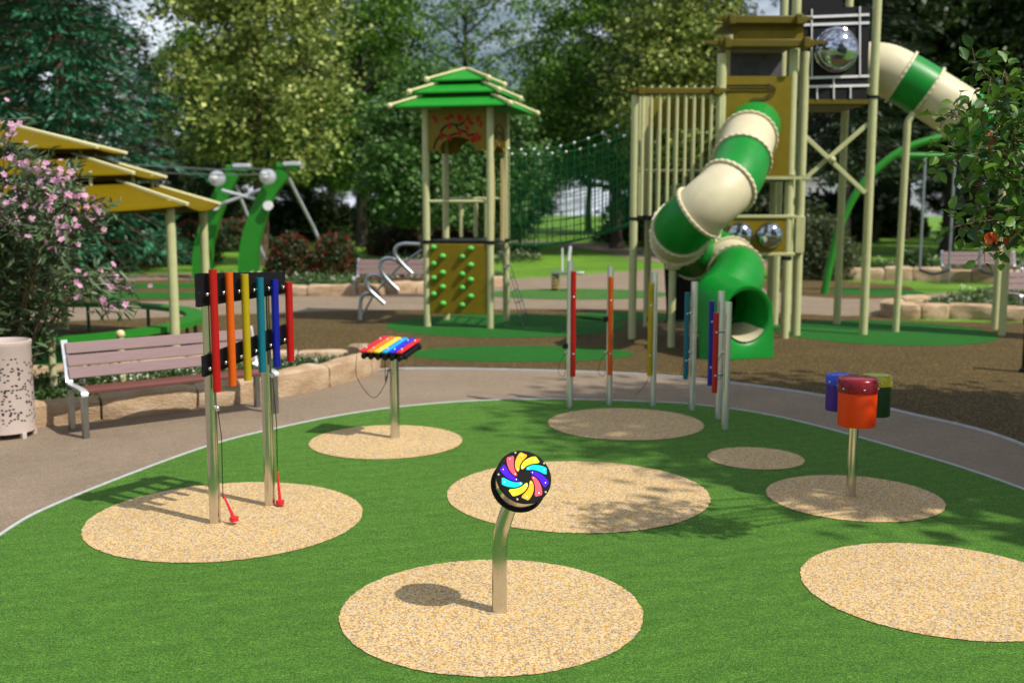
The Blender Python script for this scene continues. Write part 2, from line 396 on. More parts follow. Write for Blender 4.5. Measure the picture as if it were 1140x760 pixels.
sheet('winding_path', px([(770, 296), (700, 287), (660, 278), (615, 273), (560, 272), (560, 268), (620, 269), (680, 273), (740, 280), (800, 287), (880, 291), (880, 299)]), .006, 'path')
# mulch bed of the play area (edges follow the paths)
mul = [tuple(p) for p in ringtop[:8]]
mulch_pts = px([(1400, 640), (1140, 497), (1010, 461), (930, 444), (830, 429), (720, 418), (590, 413), (470, 411), (414, 413), (300, 412), (120, 425), (-100, 440), (-300, 430), (-250, 378), (0, 361), (100, 357), (200, 353), (300, 349), (400, 346), (560, 345), (700, 345), (870, 349), (930, 352), (985, 352), (1012, 357), (1140, 360), (1400, 362)])
sheet('mulch', mulch_pts, .012, 'mulch', n=5)
sheet('distant_mulch', px([(-250, 330), (-100, 320), (0, 317), (100, 314), (235, 312), (330, 324), (220, 334), (100, 337), (0, 339), (-250, 346)]), .012, 'mulch')
sheet('swing_mulch', px([(840, 316), (880, 311), (960, 315), (1010, 319), (1013, 329), (960, 333), (880, 328)]), .012, 'mulch')
for e in ((428, 697, 350, 377), (455, 706, 386, 404), (868, 1110, 357, 386), (640, 760, 348, 358)):
    sheet('green_ground_patch', ell(*e), .016, 'patch', n=2)
sheet('green_ground_patch', ell(538, 745, 322, 334), .016, 'patch_pale', n=2)
sheet('green_ground_patch', ell(-60, 300, 326, 333), .016, 'patch', n=2)
sheet('green_ground_patch', ell(60, 290, 316, 321.5), .016, 'patch', n=2)
sheet('green_ground_patch', ell(930, 1030, 322, 330), .018, 'patch', n=2)
# turf lawn with metal-edged kerb strip
tl = px([(0, 600), (80, 557), (223, 502), (300, 481), (400, 461), (500, 450), (600, 446.5), (700, 448.5), (780, 453), (870, 467), (1000, 502), (1140, 548)])
turf_pts = spline([Vector((*p, 0)) for p in ([(-3.2, 5.0), (-2.9, 2.5), (-2.2, 0), (-1, -2), (1.5, -2.6), (3.8, -1), (4.6, 2), (4.45, 5.2)] )[:8]] + [Vector((*p, 0)) for p in tl[::-1]], 10, True)
sheet('turf', [(p.x, p.y) for p in turf_pts], .020, 'turf', smooth=False)
mb = MB(); n = len(turf_pts)
cen = Vector((.3, 5, 0)); outr = []
for i in range(n):
    tdir = (turf_pts[(i+1) % n]-turf_pts[i-1]).normalized(); nn = Vector((tdir.y, -tdir.x, 0))
    if nn.dot(turf_pts[i]-cen) < 0: nn = -nn
    outr.append(nn)
for w0, w1, z in ((0, .022, .028),):
    for i in range(n): mb.V += [turf_pts[i]+outr[i]*w0+Vector((0, 0, .0)), turf_pts[i]+outr[i]*w0+Vector((0, 0, z)), turf_pts[i]+outr[i]*w1+Vector((0, 0, z)), turf_pts[i]+outr[i]*w1]
    for i in range(n):
        a = 4*i; b_ = 4*((i+1) % n)
        for j in range(3): mb.F.append([a+j, b_+j, b_+j+1, a+j+1])
o = mb.build('turf_kerb', 'curb'); o['kind'] = 'structure'
# thin kerb between ring path and mulch
mk = spline([Vector((*p, 0)) for p in mulch_pts[:9]], 8); mb = MB()
for i, p in enumerate(mk):
    tdir = (mk[min(i+1, len(mk)-1)]-mk[max(i-1, 0)]).normalized(); nn = Vector((tdir.y, -tdir.x, 0))
    mb.V += [p-nn*.011, p-nn*.011+Vector((0, 0, .026)), p+nn*.011+Vector((0, 0, .026)), p+nn*.011]
for i in range(len(mk)-1):
    for j in range(3): mb.F.append([4*i+j, 4*i+4+j, 4*i+5+j, 4*i+1+j])
o = mb.build('mulch_kerb', 'curb'); o['kind'] = 'structure'
pads = [(-.109, 5.491, .811), (.495, 7.812, .984), (1.124, 10.36, .768), (-1.154, 9.569, .698), (2.089, 8.918, .405), (2.543, 7.706, .635), (-1.986, 7.184, .938), (2.45, 5.85, .775)]
for (cx, cy, r) in pads:
    pp = [(cx+(r+random.uniform(-.005, .005))*math.cos(2*PI*i/220), cy+(r+random.uniform(-.005, .005))*math.sin(2*PI*i/220)) for i in range(220)]
    sheet('round_pad', pp, .025, 'granules', smooth=False)

# ================================================================== STONE EDGING
def stone_row(label, line, h, w, n_, group=None):
    L = spline([Vector(p) for p in line], 10); tot = sum((L[i+1]-L[i]).length for i in range(len(L)-1))
    def pt(s):
        s = max(0, min(tot-1e-4, s))
        for i in range(len(L)-1):
            d = (L[i+1]-L[i]).length
            if s <= d: return L[i].lerp(L[i+1], s/d)
            s -= d
        return L[-1]
    root = thing('stone_edging', L[len(L)//2], label, 'stone edging')
    s = 0; lens = [random.uniform(.8, 1.3) for _ in range(n_)]; f = tot/sum(lens)
    for k in range(n_):
        ln = lens[k]*f; a, b_ = s+.012, s+ln-.012; s += ln
        mb = MB(); ns = 9; m = 18; hh = h*random.uniform(.9, 1.08); ww = w*random.uniform(.92, 1.1); ph = random.uniform(0, 9)
        for i in range(ns):
            q = pt(a+(b_-a)*i/(ns-1)); q2 = pt(a+(b_-a)*i/(ns-1)+.02); q1 = pt(a+(b_-a)*i/(ns-1)-.02); td = (q2-q1); td.z = 0; td.normalize(); nd = Vector((td.y, -td.x, 0))
            e = .86 if i in (0, ns-1) else 1
            for j in range(m):
                an = 2*PI*j/m; cx_, sx_ = math.cos(an), math.sin(an); k_ = 1/max(abs(cx_)**5+abs(sx_)**5, 1e-6)**(1/5)
                wob = 1+.05*math.sin(3*an+ph+i*.7)+random.uniform(-.05, .035)
                mb.V.append(q + nd*(cx_*k_*ww/2*wob*e) + Vector((0, 0, hh*.42 + sx_*k_*hh*.56*wob*e)))
        for i in range(ns-1):
            for j in range(m): mb.F.append([i*m+j, i*m+(j+1) % m, (i+1)*m+(j+1) % m, (i+1)*m+j])
        mb.F.append(list(range(m))[::-1]); mb.F.append([(ns-1)*m+j for j in range(m)])
        mb.build('stone_block', 'sandstone', root, angle=24)
    return root
front_line = [G(-120, 490), G(35, 473), G(150, 462), G(220, 453), G(310, 440), G(380, 424), G(408, 414), G(411, 407), G(395, 403)]
stone_row('rough sandstone blocks edging the flower bed behind the near bench', front_line, .27, .30, 7)
stone_row('low sandstone strip along the back of the near flower bed', [G(388, 402), G(330, 402.5), G(240, 406), G(130, 414), G(0, 425)], .16, .25, 8)
stone_row('sandstone edging under the red-tipped bushes beside the far path', [G(232, 320), G(300, 327), G(350, 329.5), G(420, 328), G(500, 322), G(560, 318)], .28, .35, 10)
stone_row('sandstone edging at the right behind the tall cream posts', [G(1030, 345), G(994, 348), G(1000, 354), G(1060, 354), G(1140, 357), G(1260, 360)], .30, .4, 8)
stone_row('pale sandstone edging in front of the far right bench', [G(860, 308), G(900, 311), G(1000, 312), G(1100, 314), G(1240, 316)], .38, .4, 11)

def in_poly(x, y, P):
    c = False; j = len(P)-1
    for i in range(len(P)):
        if (P[i][1] > y) != (P[j][1] > y) and x < (P[j][0]-P[i][0])*(y-P[i][1])/(P[j][1]-P[i][1])+P[i][0]: c = not c
        j = i
    return c
def cover(poly, n, h, leaf, label, fl=0, flh=.1):
    P = poly; xs = [p[0] for p in P]; ys = [p[1] for p in P]; C = []; D = []
    while len(C) < n:
        x, y = random.uniform(min(xs), max(xs)), random.uniform(min(ys), max(ys))
        if in_poly(x, y, P):
            hh = h*(.55+.6*math.sin(x*2.3+1)*math.sin(y*2.9)**2) if h > .1 else h
            hh = max(hh, h*.4)
            for _ in range(6):
                C.append((x+random.gauss(0, .05), y+random.gauss(0, .05), random.uniform(.0, 1)**.7*hh)); D.append((random.gauss(0, .6), random.gauss(0, .6), random.uniform(.2, 1)))
    o = leaf_mesh('ground_cover', C, leaf, 'leaf_cover', D=D, aspect=.3); o['kind'] = 'stuff'; o['label'] = label; o['category'] = 'plants'
    if fl:
        C = []
        while len(C) < fl:
            x, y = random.uniform(min(xs), max(xs)), random.uniform(min(ys), max(ys))
            if in_poly(x, y, P) and math.sin(x*1.7)+math.sin(y*2.1+1) > -.6:
                for _ in range(5): C.append((x+random.gauss(0, .025), y+random.gauss(0, .025), h*random.uniform(.7, 1.15)+flh*.4))
        o = leaf_mesh('small_white_flowers', C, leaf*.45, 'petal_white', aspect=.8); o['kind'] = 'stuff'; o['label'] = 'tiny white blossoms scattered over ' + label.split(' in ')[0].split(' over ')[0]; o['category'] = 'flowers'
bedA = px([(-120, 478), (35, 462), (150, 452), (220, 444), (310, 432), (375, 415), (385, 406), (330, 406), (240, 410), (130, 418), (0, 430), (-120, 440)])
sheet('bed_soil', bedA, .03, 'mulch', n=3)
cover(bedA, 14000, .16, .07, 'low flowering ground cover in the bed behind the near bench', 500)
cover(px([(250, 318), (350, 325), (430, 324), (560, 315), (560, 308), (450, 310), (330, 312), (250, 312)]), 9000, .22, .12, 'ground cover around the red-tipped bushes', 500)
cover(px([(1020, 344), (1070, 330), (1200, 326), (1300, 330), (1300, 354), (1060, 350), (1010, 350)]), 9000, .22, .11, 'ground cover in the bed at the right edge', 350)
cover(px([(860, 306), (1240, 312), (1240, 296), (860, 293)]), 10000, .25, .15, 'ground cover on the lawn behind the swing', 500)
cover(px([(430, 300), (600, 292), (600, 278), (430, 284)]), 6000, .18, .15, 'flowering ground cover over the lawn behind the roofed tower', 350)

# ================================================================== MUSIC INSTRUMENTS
# --- pinwheel drum on a bent pole
base = G(556, 685); base.z = .02
root = thing('pinwheel_chime', base, 'bent steel pole with a black disc of rainbow spiral petals, nearest in the picture', 'musical pinwheel')
nrm = Vector((.245, -.755, .604)).normalized(); dc = at(583.5, 530, 5.33)
back = dc - nrm*.125
pole = spline([base, base+Vector((0, 0, .2)), at(556.3, 620, base.y), at(557, 602, base.y), at(560, 585, base.y-.005), at(567.5, 563, base.y-.02), at(577, 545, base.y-.04)], 8)
MB().tube(pole, .0405, 32).build('pole', 'steel', root, angle=60)
up = (Vector((0, .253, .967)) - nrm*Vector((0, .253, .967)).dot(nrm)).normalized(); right = up.cross(nrm).normalized()
Md = Matrix((right, up, nrm)).transposed()
RD = .146
def disc_prof(r, h, b_=.008): return [(r-b_, 0), (r, b_*.7), (r, h-b_*.7), (r-b_, h)]
MB().lathe(disc_prof(RD, .024), back-nrm*.012, Md, 64).build('rear_disc', 'black_rubber', root)
MB().lathe([(RD-.014, 0), (RD-.014, .095)], back+nrm*.012, Md, 64).build('drum_shell', 'steel', root)
face = MB().lathe(disc_prof(RD, .022), dc-nrm*.02, Md, 64).build('front_disc', 'black_rubber', root)
cols = ['salmon', 'gold', 'lemon', 'cyan', 'violet']*2
for k in range(10):
    a0 = 122-36*k; mb = MB(); Lp = []; Rp = []; K = 14
    for i in range(K+1):
        t_ = i/K; r = RD*(.27+.60*t_); ang = R(a0 + 54*(1-t_)**1.25); hw = RD*(.050+.106*t_**.9)*(1-.75*max(0, (.08-t_)/.08))
        if t_ > .9: hw *= (.93 if t_ < .95 else .72)
        p = Vector((math.cos(ang), math.sin(ang)))*r
        t2 = t_+.01; r2 = RD*(.29+.59*t2); an2 = R(a0 + 52*max(0, 1-t2)**1.25); p2 = Vector((math.cos(an2), math.sin(an2)))*r2
        d = (p2-p).normalized() if (p2-p).length > 1e-6 else Vector((1, 0)); 
        if t_ > .9: d = dprev
        dprev = d; nn = Vector((-d.y, d.x)); Lp.append(p+nn*hw*.8); Rp.append(p-nn*hw*1.2)
    pt_ = mb.prism([tuple(p) for p in Lp + Rp[::-1]], Md, dc+nrm*.0022, .003).build('petal', 'petal_'+cols[k], root, bevel=.0008)
    for t_ in (.08, .84):
        r = RD*(.29+.59*t_); ang = R(a0-2+52*(1-t_)**1.25)
        MB().lathe([(.0020, 0), (.0016, .0012)], dc+nrm*.0052+Md @ Vector((r*math.cos(ang), r*math.sin(ang), 0)), Md, 10).build('rivet', 'steel_dark', pt_)
for a in (104, 32, -40, -112, 176):
    c = dc+nrm*.002+Md @ Vector((RD*.93*math.cos(R(a)), RD*.93*math.sin(R(a)), 0))
    MB().lathe([(.0055, 0), (.0055, .0015), (.0035, .0022), (.0025, .0008)], c, Md, 14).build('screw', 'bin_paint', root)
MB().lathe([(.058, 0), (.058, .006)], base, None, 40).build('foot_collar', 'granules', root)

# --- tubular chimes on two posts
pL, pR = G(240, 586), G(301, 566); pL.z = pR.z = .025
root = thing('tube_chimes', (pL+pR)/2, 'six coloured chime tubes hung on two black boards between steel posts, left foreground', 'tube chimes')
u = (pR-pL).normalized(); nrm2 = Vector((u.y, -u.x, 0)).normalized()
if nrm2.y > 0: nrm2 = -nrm2
ztop = [1.70, 1.70]
for p in (pL, pR):
    top = 1.66
    MB().cyl(p, p+Vector((0, 0, top)), .0385, 32).build('post', 'steel', root, angle=60)
def panel(u, nrm, a, b_, z0a, z1a, z0b, z1b, th, origin, off):
    mb = MB(); M = Matrix((u, Vector((0, 0, 1)), -nrm)).transposed()
    mb.prism([(a, z0a), (b_, z0b), (b_, z1b), (a, z1a)], M, Vector((origin.x, origin.y, 0))+nrm*(off+th), th); return mb
panel(u, nrm2, -.13, .66, 1.52, 1.735, 1.555, 1.70, .02, pL, .04).build('upper_board', 'black_plastic', root, bevel=.004)
panel(u, nrm2, -.10, .68, 1.055, 1.19, 1.20, 1.33, .02, pL, .04).build('lower_board', 'black_plastic', root, bevel=.004)
tc = ['red', 'orange', 'yellow', 'teal', 'blue', 'red']
tx = [(232, 240, 300, 436), (250, 255.5, 303, 429), (266, 271, 305, 423), (281.5, 284, 309, 414), (296.5, 298, 311, 408), (311, 311.5, 314, 402)]
for k in range(6):
    s = -.045 + k*.137; q = Vector((pL.x, pL.y, 0))+u*s+nrm2*.115
    zt = at(570, tx[k][2], q.y).z; zb = at(570, tx[k][3], q.y).z
    tb = MB().tube([q+Vector((0, 0, zb)), q+Vector((0, 0, zt))], .0265, 24)
    tb.build('chime_tube', tc[k]+'_tube', root, angle=60)
    zl = 1.125+.145*(s+.1)/.78+.0; 
    for z in (1.60, 1.10+.17*(s+.1)):
        MB().cyl(q+Vector((0, 0, z))-nrm2*.056, q+Vector((0, 0, z))-nrm2*.024, .014, 12).build('bracket', 'steel', root)
        MB().ball(q+Vector((0, 0, z))-u*.034-nrm2*.02, .013).build('bolt', 'steel', root)
for p, e, ang in ((pL, .02, .5), (pR, -.01, -.12)):
    zk = at(570, 458 if p is pL else 421, p.y).z
    MB().ball(p+u*.012+nrm2*.045+Vector((0, 0, zk)), .02).build('cable_eye', 'steel', root)
    h0 = p+u*.03+nrm2*.05+Vector((0, 0, .17)); 
    MB().tube([p+u*.012+nrm2*.05+Vector((0, 0, zk)), p+u*.035+nrm2*.052+Vector((0, 0, .6)), h0], .0035, 6).build('cable', 'ink', root)
    if p is pL: a, b_ = p+u*.03+nrm2*.055+Vector((0, 0, .20)), p+u*.05+nrm2*.13+Vector((0, 0, .04))
    else: a, b_ = p+u*.02+nrm2*.06+Vector((0, 0, .26)), p+u*.025+nrm2*.075+Vector((0, 0, .03))
    mt = MB().tube([a, a.lerp(b_, .5), b_], [.006, .009, .013], 12).build('mallet_handle', 'red_mallet', root)
    MB().ball(b_, .027, 16, sq=.8).build('mallet_head', 'red_mallet', root)
    MB().cyl(b_-Vector((0, 0, .014)), b_+Vector((0, 0, .012)), .031, 16).build('mallet_collar', 'red_mallet', root)
    MB().lathe([(.055, 0), (.055, .004)], p, None, 32).build('foot_collar', 'granules', root)

# --- table xylophone
p = G(440, 490); p.z = .025; root = thing('xylophone', p, 'rainbow xylophone on a single steel post on its own round pad', 'xylophone')
zc = at(437, 396, p.y).z
MB().cyl(p, p+Vector((0, 0, zc)), .044, 28).build('post', 'steel', root, angle=60)
M = Matrix.Rotation(R(-24), 3, 'Z') @ Matrix.Rotation(R(12), 3, 'X'); tray_c = p+Vector((-.02, 0, zc+.035))
def loc(v): return tray_c + M @ Vector(v)
mb = MB()
for yy in (-.13, .13): mb.box(loc((0, yy, -.01)), (.46, .045, .05), M=M)
for xx in (-.2, .2): mb.box(loc((xx, 0, -.012)), (.04, .30, .045), M=M)
mb.build('tray', 'black_plastic', root, bevel=.006)
bc = ['red', 'orange', 'yellow', 'sky', 'blue', 'red']
for k in range(6):
    x = -.185+k*.074; L = .44-.012*k
    br = MB().box(loc((x, 0, .042)), (.058, L, .02), M=M).build('tone_bar', 'bar_'+bc[k], root, bevel=.006)
    for yy in (-.13, .12): MB().ball(loc((x, yy, .054)), .010).build('bolt', 'white_metal', br)
    MB().tube([loc((x, -.20, -.01)), loc((x, .18, -.01))], .026, 12).build('resonator', 'black_plastic', root)
for xo, c in ((-.30, .1), (.0, 0)):
    a = loc((xo+.02, -.16, -.02)); b_ = p+Vector((-.05, -.05, zc-.16))
    MB().tube(spline([a, a+Vector((0, -.02, -.2)), (a+b_)/2+Vector((0, 0, -.32 if xo else -.1)), b_+Vector((-.03, 0, -.12)), b_], 8), .0032, 5).build('cable', 'ink', root)
MB().ball(p+Vector((-.045, -.03, zc-.16)), .02).build('cable_eye', 'steel_dark', root)
MB().lathe([(.062, 0), (.062, .005)], p, None, 32).build('foot_collar', 'granules', root)

# --- bongo cluster
p = G(947, 556); p.z = .025; root = thing('drum_cluster', p, 'three lidded cylinder drums, orange in front, on one steel post', 'drums')
MB().cyl(p, p+Vector((0, 0, .80)), .036, 28).build('post', 'steel', root, angle=60)
def drum(px0, px1, ytop, ybot, Y, cm, lm, lid):
    a = at((px0+px1)/2, ybot, Y); r = (px1-px0)/2/FPX*Y*1.0; zt = at((px0+px1)/2, ytop, Y).z - .01
    d = MB().lathe([(r*.93, 0), (r*.95, .006), (r*.96, zt-a.z-lid), (r*.96, zt-a.z-.01)], a, None, 48).build('drum_shell', cm, root)
    MB().lathe([(r, 0), (r*1.01, .01), (r*1.01, lid-.03), (r*.97, lid-.012), (r*.86, lid-.002), (r*.6, lid+.004), (r*.05, lid+.006)], Vector((a.x, a.y, zt-lid)), None, 48).build('drum_lid', lm, root)
    for k in range(6):
        an = R(30+60*k); q = Vector((a.x+r*1.01*math.cos(an), a.y+r*1.01*math.sin(an), zt-lid*.7)); MB().ball(q, .008).build('screw', 'steel', root)
    MB().beam(Vector((p.x, p.y, .7)), Vector((a.x, a.y, .7)), .03, .04).build('bracket', 'steel_dark', root)
drum(931, 975.5, 418, 473, 7.53, 'orange_drum', 'maroon_lid', .105)
drum(918, 950, 414.5, 456, 7.85, 'indigo_drum', 'blue_lid', .075)
drum(958, 991, 414.5, 462, 7.87, 'dark_green_drum', 'olive_lid', .085)
MB().lathe([(.052, 0), (.052, .005)], p, None, 32).build('foot_collar', 'granules', root)

# --- six standing chime poles
poles = [(634, 455, 290.5, 'red', 638.3, 302, 419), (678, 452, 297, 'orange', 679.5, 308, 417), (726.5, 453.5, 303, 'yellow', 723.8, 315, 418),
         (770, 458, 313.5, 'teal', 764.2, 325.5, 422), (799.5, 468, 324, 'blue', 791.5, 335, 429), (807, 479.5, 336, 'red', 796.5, 348, 437)]
where = ['leftmost', 'second from left', 'third from left', 'third from right', 'next to rightmost', 'rightmost']
for k, (x, y, yt, c, tx_, ty0, ty1) in enumerate(poles):
    p = G(x, y); p.z = .02
    root = thing('chime_pole', p, f'{where[k]} of the six standing steel chime poles, with a {c} tube', 'chime pole', 'chime poles round the pad')
    h = at(x, yt, p.y).z; MB().tube([p, Vector((p.x, p.y, h))], .0345, 28).build('pole', 'steel_pole', root, angle=60)
    cc = (Vector((1.124, 10.36, 0))-p); cc.z = 0; cc.normalize(); Yt = p.y-.05 if k < 5 else p.y - .03
    Yt = p.y-.075 if k < 4 else p.y-.055
    q0, q1 = at(tx_, ty1, Yt), at(tx_, ty0, Yt); xx = q0.x*.5+q1.x*.5
    tb = MB().cyl((xx, Yt, q0.z), (xx, Yt, q1.z), .0265, 22).build('chime_tube', c+'_tube', root, angle=60)
    for f in (.22, .76):
        z = q0.z+(q1.z-q0.z)*f
        MB().cyl((xx, Yt, z), (p.x, p.y, z), .012, 10).build('bracket', 'steel', root); MB().ball((xx, Yt-.027, z), .010).build('bolt', 'white_metal', root)
    s = -1 if k < 4 else 1
    if k < 3: MB().box((p.x-.055, p.y-.01, at(x, 385 if k == 0 else 355, p.y).z), (.045, .05, .055)).build('mallet_clip', 'black_plastic', root, bevel=.004)
    zk = at(x, 392, p.y).z; MB().ball((p.x-.043, p.y-.015, zk), .016).build('cable_eye', 'steel', root)
    l = [Vector((p.x-.045, p.y-.02, zk)), Vector((p.x-.10, p.y-.03, zk-.1)), Vector((p.x-.12, p.y-.03, zk-.22)), Vector((p.x-.06, p.y-.04, zk-.25)), Vector((p.x-.042, p.y-.03, zk-.12))]
    if k == 2: l = [l[0], Vector((p.x-.04, p.y-.05, zk-.2)), Vector((p.x-.1, p.y-.07, zk-.35)), Vector((p.x-.2, p.y-.08, zk-.45))]
    MB().tube(spline(l, 8), .0028, 5).build('cable', 'ink', root)

# ================================================================== BENCHES, BIN
def bench(root, L=1.98, detail=True):
    # local: x along, front at y = 0, back towards +y
    W = .46
    mb = MB()
    for i in range(3): mb.box((0, .05+.135*i, .435-.008*i), (L-.10, .118, .035))
    mb.build('seat', 'plank_red', root, bevel=.006)
    mb = MB(); an = R(14)
    Mx = Matrix.Rotation(-an, 3, 'X')
    for i in range(3): mb.box(Vector((0, W+.0, .50))+Mx @ Vector((0, 0, .055+.122*i)), (L-.06, .03, .108), M=Mx)
    mb.build('backrest', 'plank_pink', root, bevel=.006)
    for s in (-1, 1):
        x = s*(L/2-.03)
        for yy in (0.0, .44): MB().box((x, yy, .205), (.055, .065, .41)).build('leg', 'steel_dark', root, bevel=.005)
        prof = spline([Vector((x, -.035, .40)), Vector((x, .0, .445)), Vector((x, .2, .455)), Vector((x, .42, .46)), Vector((x, .475, .50)), Vector((x, .53, .70)), Vector((x, .575, .87))], 6)
        mb = MB(); w = .03
        for i, q in enumerate(prof):
            td = (prof[min(i+1, len(prof)-1)]-prof[max(i-1, 0)]).normalized(); nn = Vector((0, -td.z, td.y))*.009
            mb.V += [q-nn+Vector((-w, 0, 0)), q-nn+Vector((w, 0, 0)), q+nn+Vector((w, 0, 0)), q+nn+Vector((-w, 0, 0))]
        for i in range(len(prof)-1):
            for j in range(4): mb.F.append([4*i+j, 4*i+(j+1) % 4, 4*i+4+(j+1) % 4, 4*i+4+j])
        mb.F.append([0, 1, 2, 3]); mb.F.append([4*len(prof)-1-j for j in range(4)])
        mb.build('side_frame', 'white_metal', root)
    MB().box((0, .22, .40), (L-.1, .05, .03)).build('cross_bar', 'steel_dark', root)
    return root
fl, fr = G(94, 488), G(308, 460)
b0 = thing('park_bench', (fl+fr)/2, 'pinkish plank bench with steel ends on the path before the near flower bed', 'bench', 'park benches', world=False)
b0.rotation_euler.z = math.atan2(fr.y-fl.y, fr.x-fl.x); bench(b0, (fr-fl).length+.03)
b1 = copy_tree(b0); b1['label'] = 'pinkish slatted bench by the far path, partly hidden behind the climbing wall'
a = G(440, 331); b1.location = a; b1.rotation_euler.z = R(-4)
b2 = copy_tree(b0); b2['label'] = 'pinkish slatted bench far right beyond the swings'
a = at(1096, 316, 28.5); b2.location = (a.x, 28.5, 0); b2.rotation_euler.z = R(-2)
b3 = copy_tree(b0); b3['label'] = 'bench cut off by the right edge of the picture, its dark red seat in shade'
b3.location = (at(1186, 335, 20.3).x, 20.3, 0); b3.rotation_euler.z = R(10)

c = Vector((-4.77, 9.88, .004)); root = thing('litter_bin', c, 'pale pinkish round litter bin with small dark perforations', 'litter bin')
rb = .245
mb = MB().lathe([(rb*.97, .05), (rb, .055), (rb, .86), (rb+.006, .87), (rb+.006, .905), (rb-.012, .91), (rb-.02, .90), (rb-.02, .5), (.01, .49)], c, None, 56); mb.build('shell', 'bin_shell', root)
for a in (30, 150, 270, 330, 210, 90): MB().box((c.x+(rb-.015)*math.cos(R(a)), c.y+(rb-.015)*math.sin(R(a)), .03), (.04, .045, .06), rz=R(a)).build('foot', 'bin_paint', root, bevel=.004)

# ================================================================== GAZEBO with ring seat
cx, cy = -7.35, 15.4
root = thing('canopy_shelter', (cx, cy, .012), 'three-tiered golden canopy with cream ridges on cream posts', 'shelter')
angs = [R(-22+60*k) for k in range(6)]
def hexp(r, z, k): return Vector((cx+r*math.cos(angs[k % 6]), cy+r*math.sin(angs[k % 6]), z))
tiers = [(2.15, 2.45, 3.28, 2.13, .09), (1.40, 2.82, 2.41, 2.545, .035), (.03, 3.30, 1.81, 2.90, .02)]
for (ri, zi, ro, zo, sag) in tiers:
    mb = MB(); ns = 10; nr = 5
    for k in range(6):
        base_ = len(mb.V)
        for i in range(nr+1):
            f = i/nr; ri_ = ri+(ro-ri)*f; zz = zi+(zo-zi)*f
            a, b_ = hexp(ri_, zz, k), hexp(ri_, zz, k+1)
            for j in range(ns+1):
                q = a.lerp(b_, j/ns); q.z -= 4*(j/ns)*(1-j/ns)*sag*(.35+.65*f); mb.V.append(q)
        for i in range(nr):
            for j in range(ns): s = base_+i*(ns+1)+j; mb.F.append([s, s+1, s+ns+2, s+ns+1])
    o = mb.build('roof_tier', 'gold_roof', root); sm = o.modifiers.new('thick', 'SOLIDIFY'); sm.thickness = .03
    for k in range(6):
        MB().beam(hexp(ri, zi+.03, k), hexp(ro+.04, zo+.03, k), .06, .05).build('ridge', 'cream_trim', root, bevel=.01)
for (rr, z0, z1) in ((2.3, 2.3, 2.6), (1.45, 2.7, 2.9)):
    for k in range(6):
        for f in (.2, .8): q = hexp(rr, 0, k).lerp(hexp(rr, 0, k+1), f); MB().cyl((q.x, q.y, z0), (q.x, q.y, z1), .025, 8).build('spacer', 'cream_metal', root)
for k in range(6):
    q = hexp(3.02, 0, k); MB().cyl((q.x, q.y, 0), (q.x, q.y, 2.22), .065, 20).build('post', 'cream_metal', root)
    MB().beam(hexp(3.02, 2.08, k), hexp(3.02, 2.08, k+1), .06, .07).build('ring_beam', 'brown_beam', root)
root = thing('ring_seat', (cx, cy, .012), 'large round green ring seat under the golden canopy', 'ring seat')
mb = MB(); n = 96
for i in range(n):
    a = 2*PI*i/n; dz = .0
    for (r, z) in ((2.5, .43), (2.80, .43), (2.80, .50), (2.5, .50)): mb.V.append(Vector((cx+r*math.cos(a), cy+r*math.sin(a), z+dz)))
for i in range(n):
    for j in range(4): a = 4*i; b_ = 4*((i+1) % n); mb.F.append([a+j, a+(j+1) % 4, b_+(j+1) % 4, b_+j])
mb.build('ring', 'green_arch', root)
mb = MB()
for i in range(n//2+1):
    a = R(200)+R(120)*i/(n//2)
    for z in (.06, .36): mb.V.append(Vector((cx+2.6*math.cos(a), cy+2.6*math.sin(a), z)))
for i in range(n//2): mb.F.append([2*i, 2*i+2, 2*i+3, 2*i+1])
mb.build('skirt_panel', 'green_dark', root)
for i in range(14):
    a = R(10+360*i/14); q = Vector((cx+2.64*math.cos(a), cy+2.64*math.sin(a), 0)); MB().cyl(q, q+Vector((0, 0, .42)), .028, 10).build('leg', 'green_dark', root)
for k, (x, y, z) in enumerate(((57, 381, 12.0), (134, 372, 12.6))):
    q = at(x, y, z); r_ = thing('low_bollard', (q.x, z, .02), 'short cream bollard beside the green ring seat, ' + ('left one, clear of the bench' if k == 0 else 'right one, behind the bench back'), 'bollard', 'short bollards at the ring seat')
    MB().cyl((q.x, z, .02), (q.x, z, q.z), .04, 14).build('shaft', 'cream_metal', r_); MB().ball((q.x, z, q.z), .055).build('cap', 'cream_trim', r_)

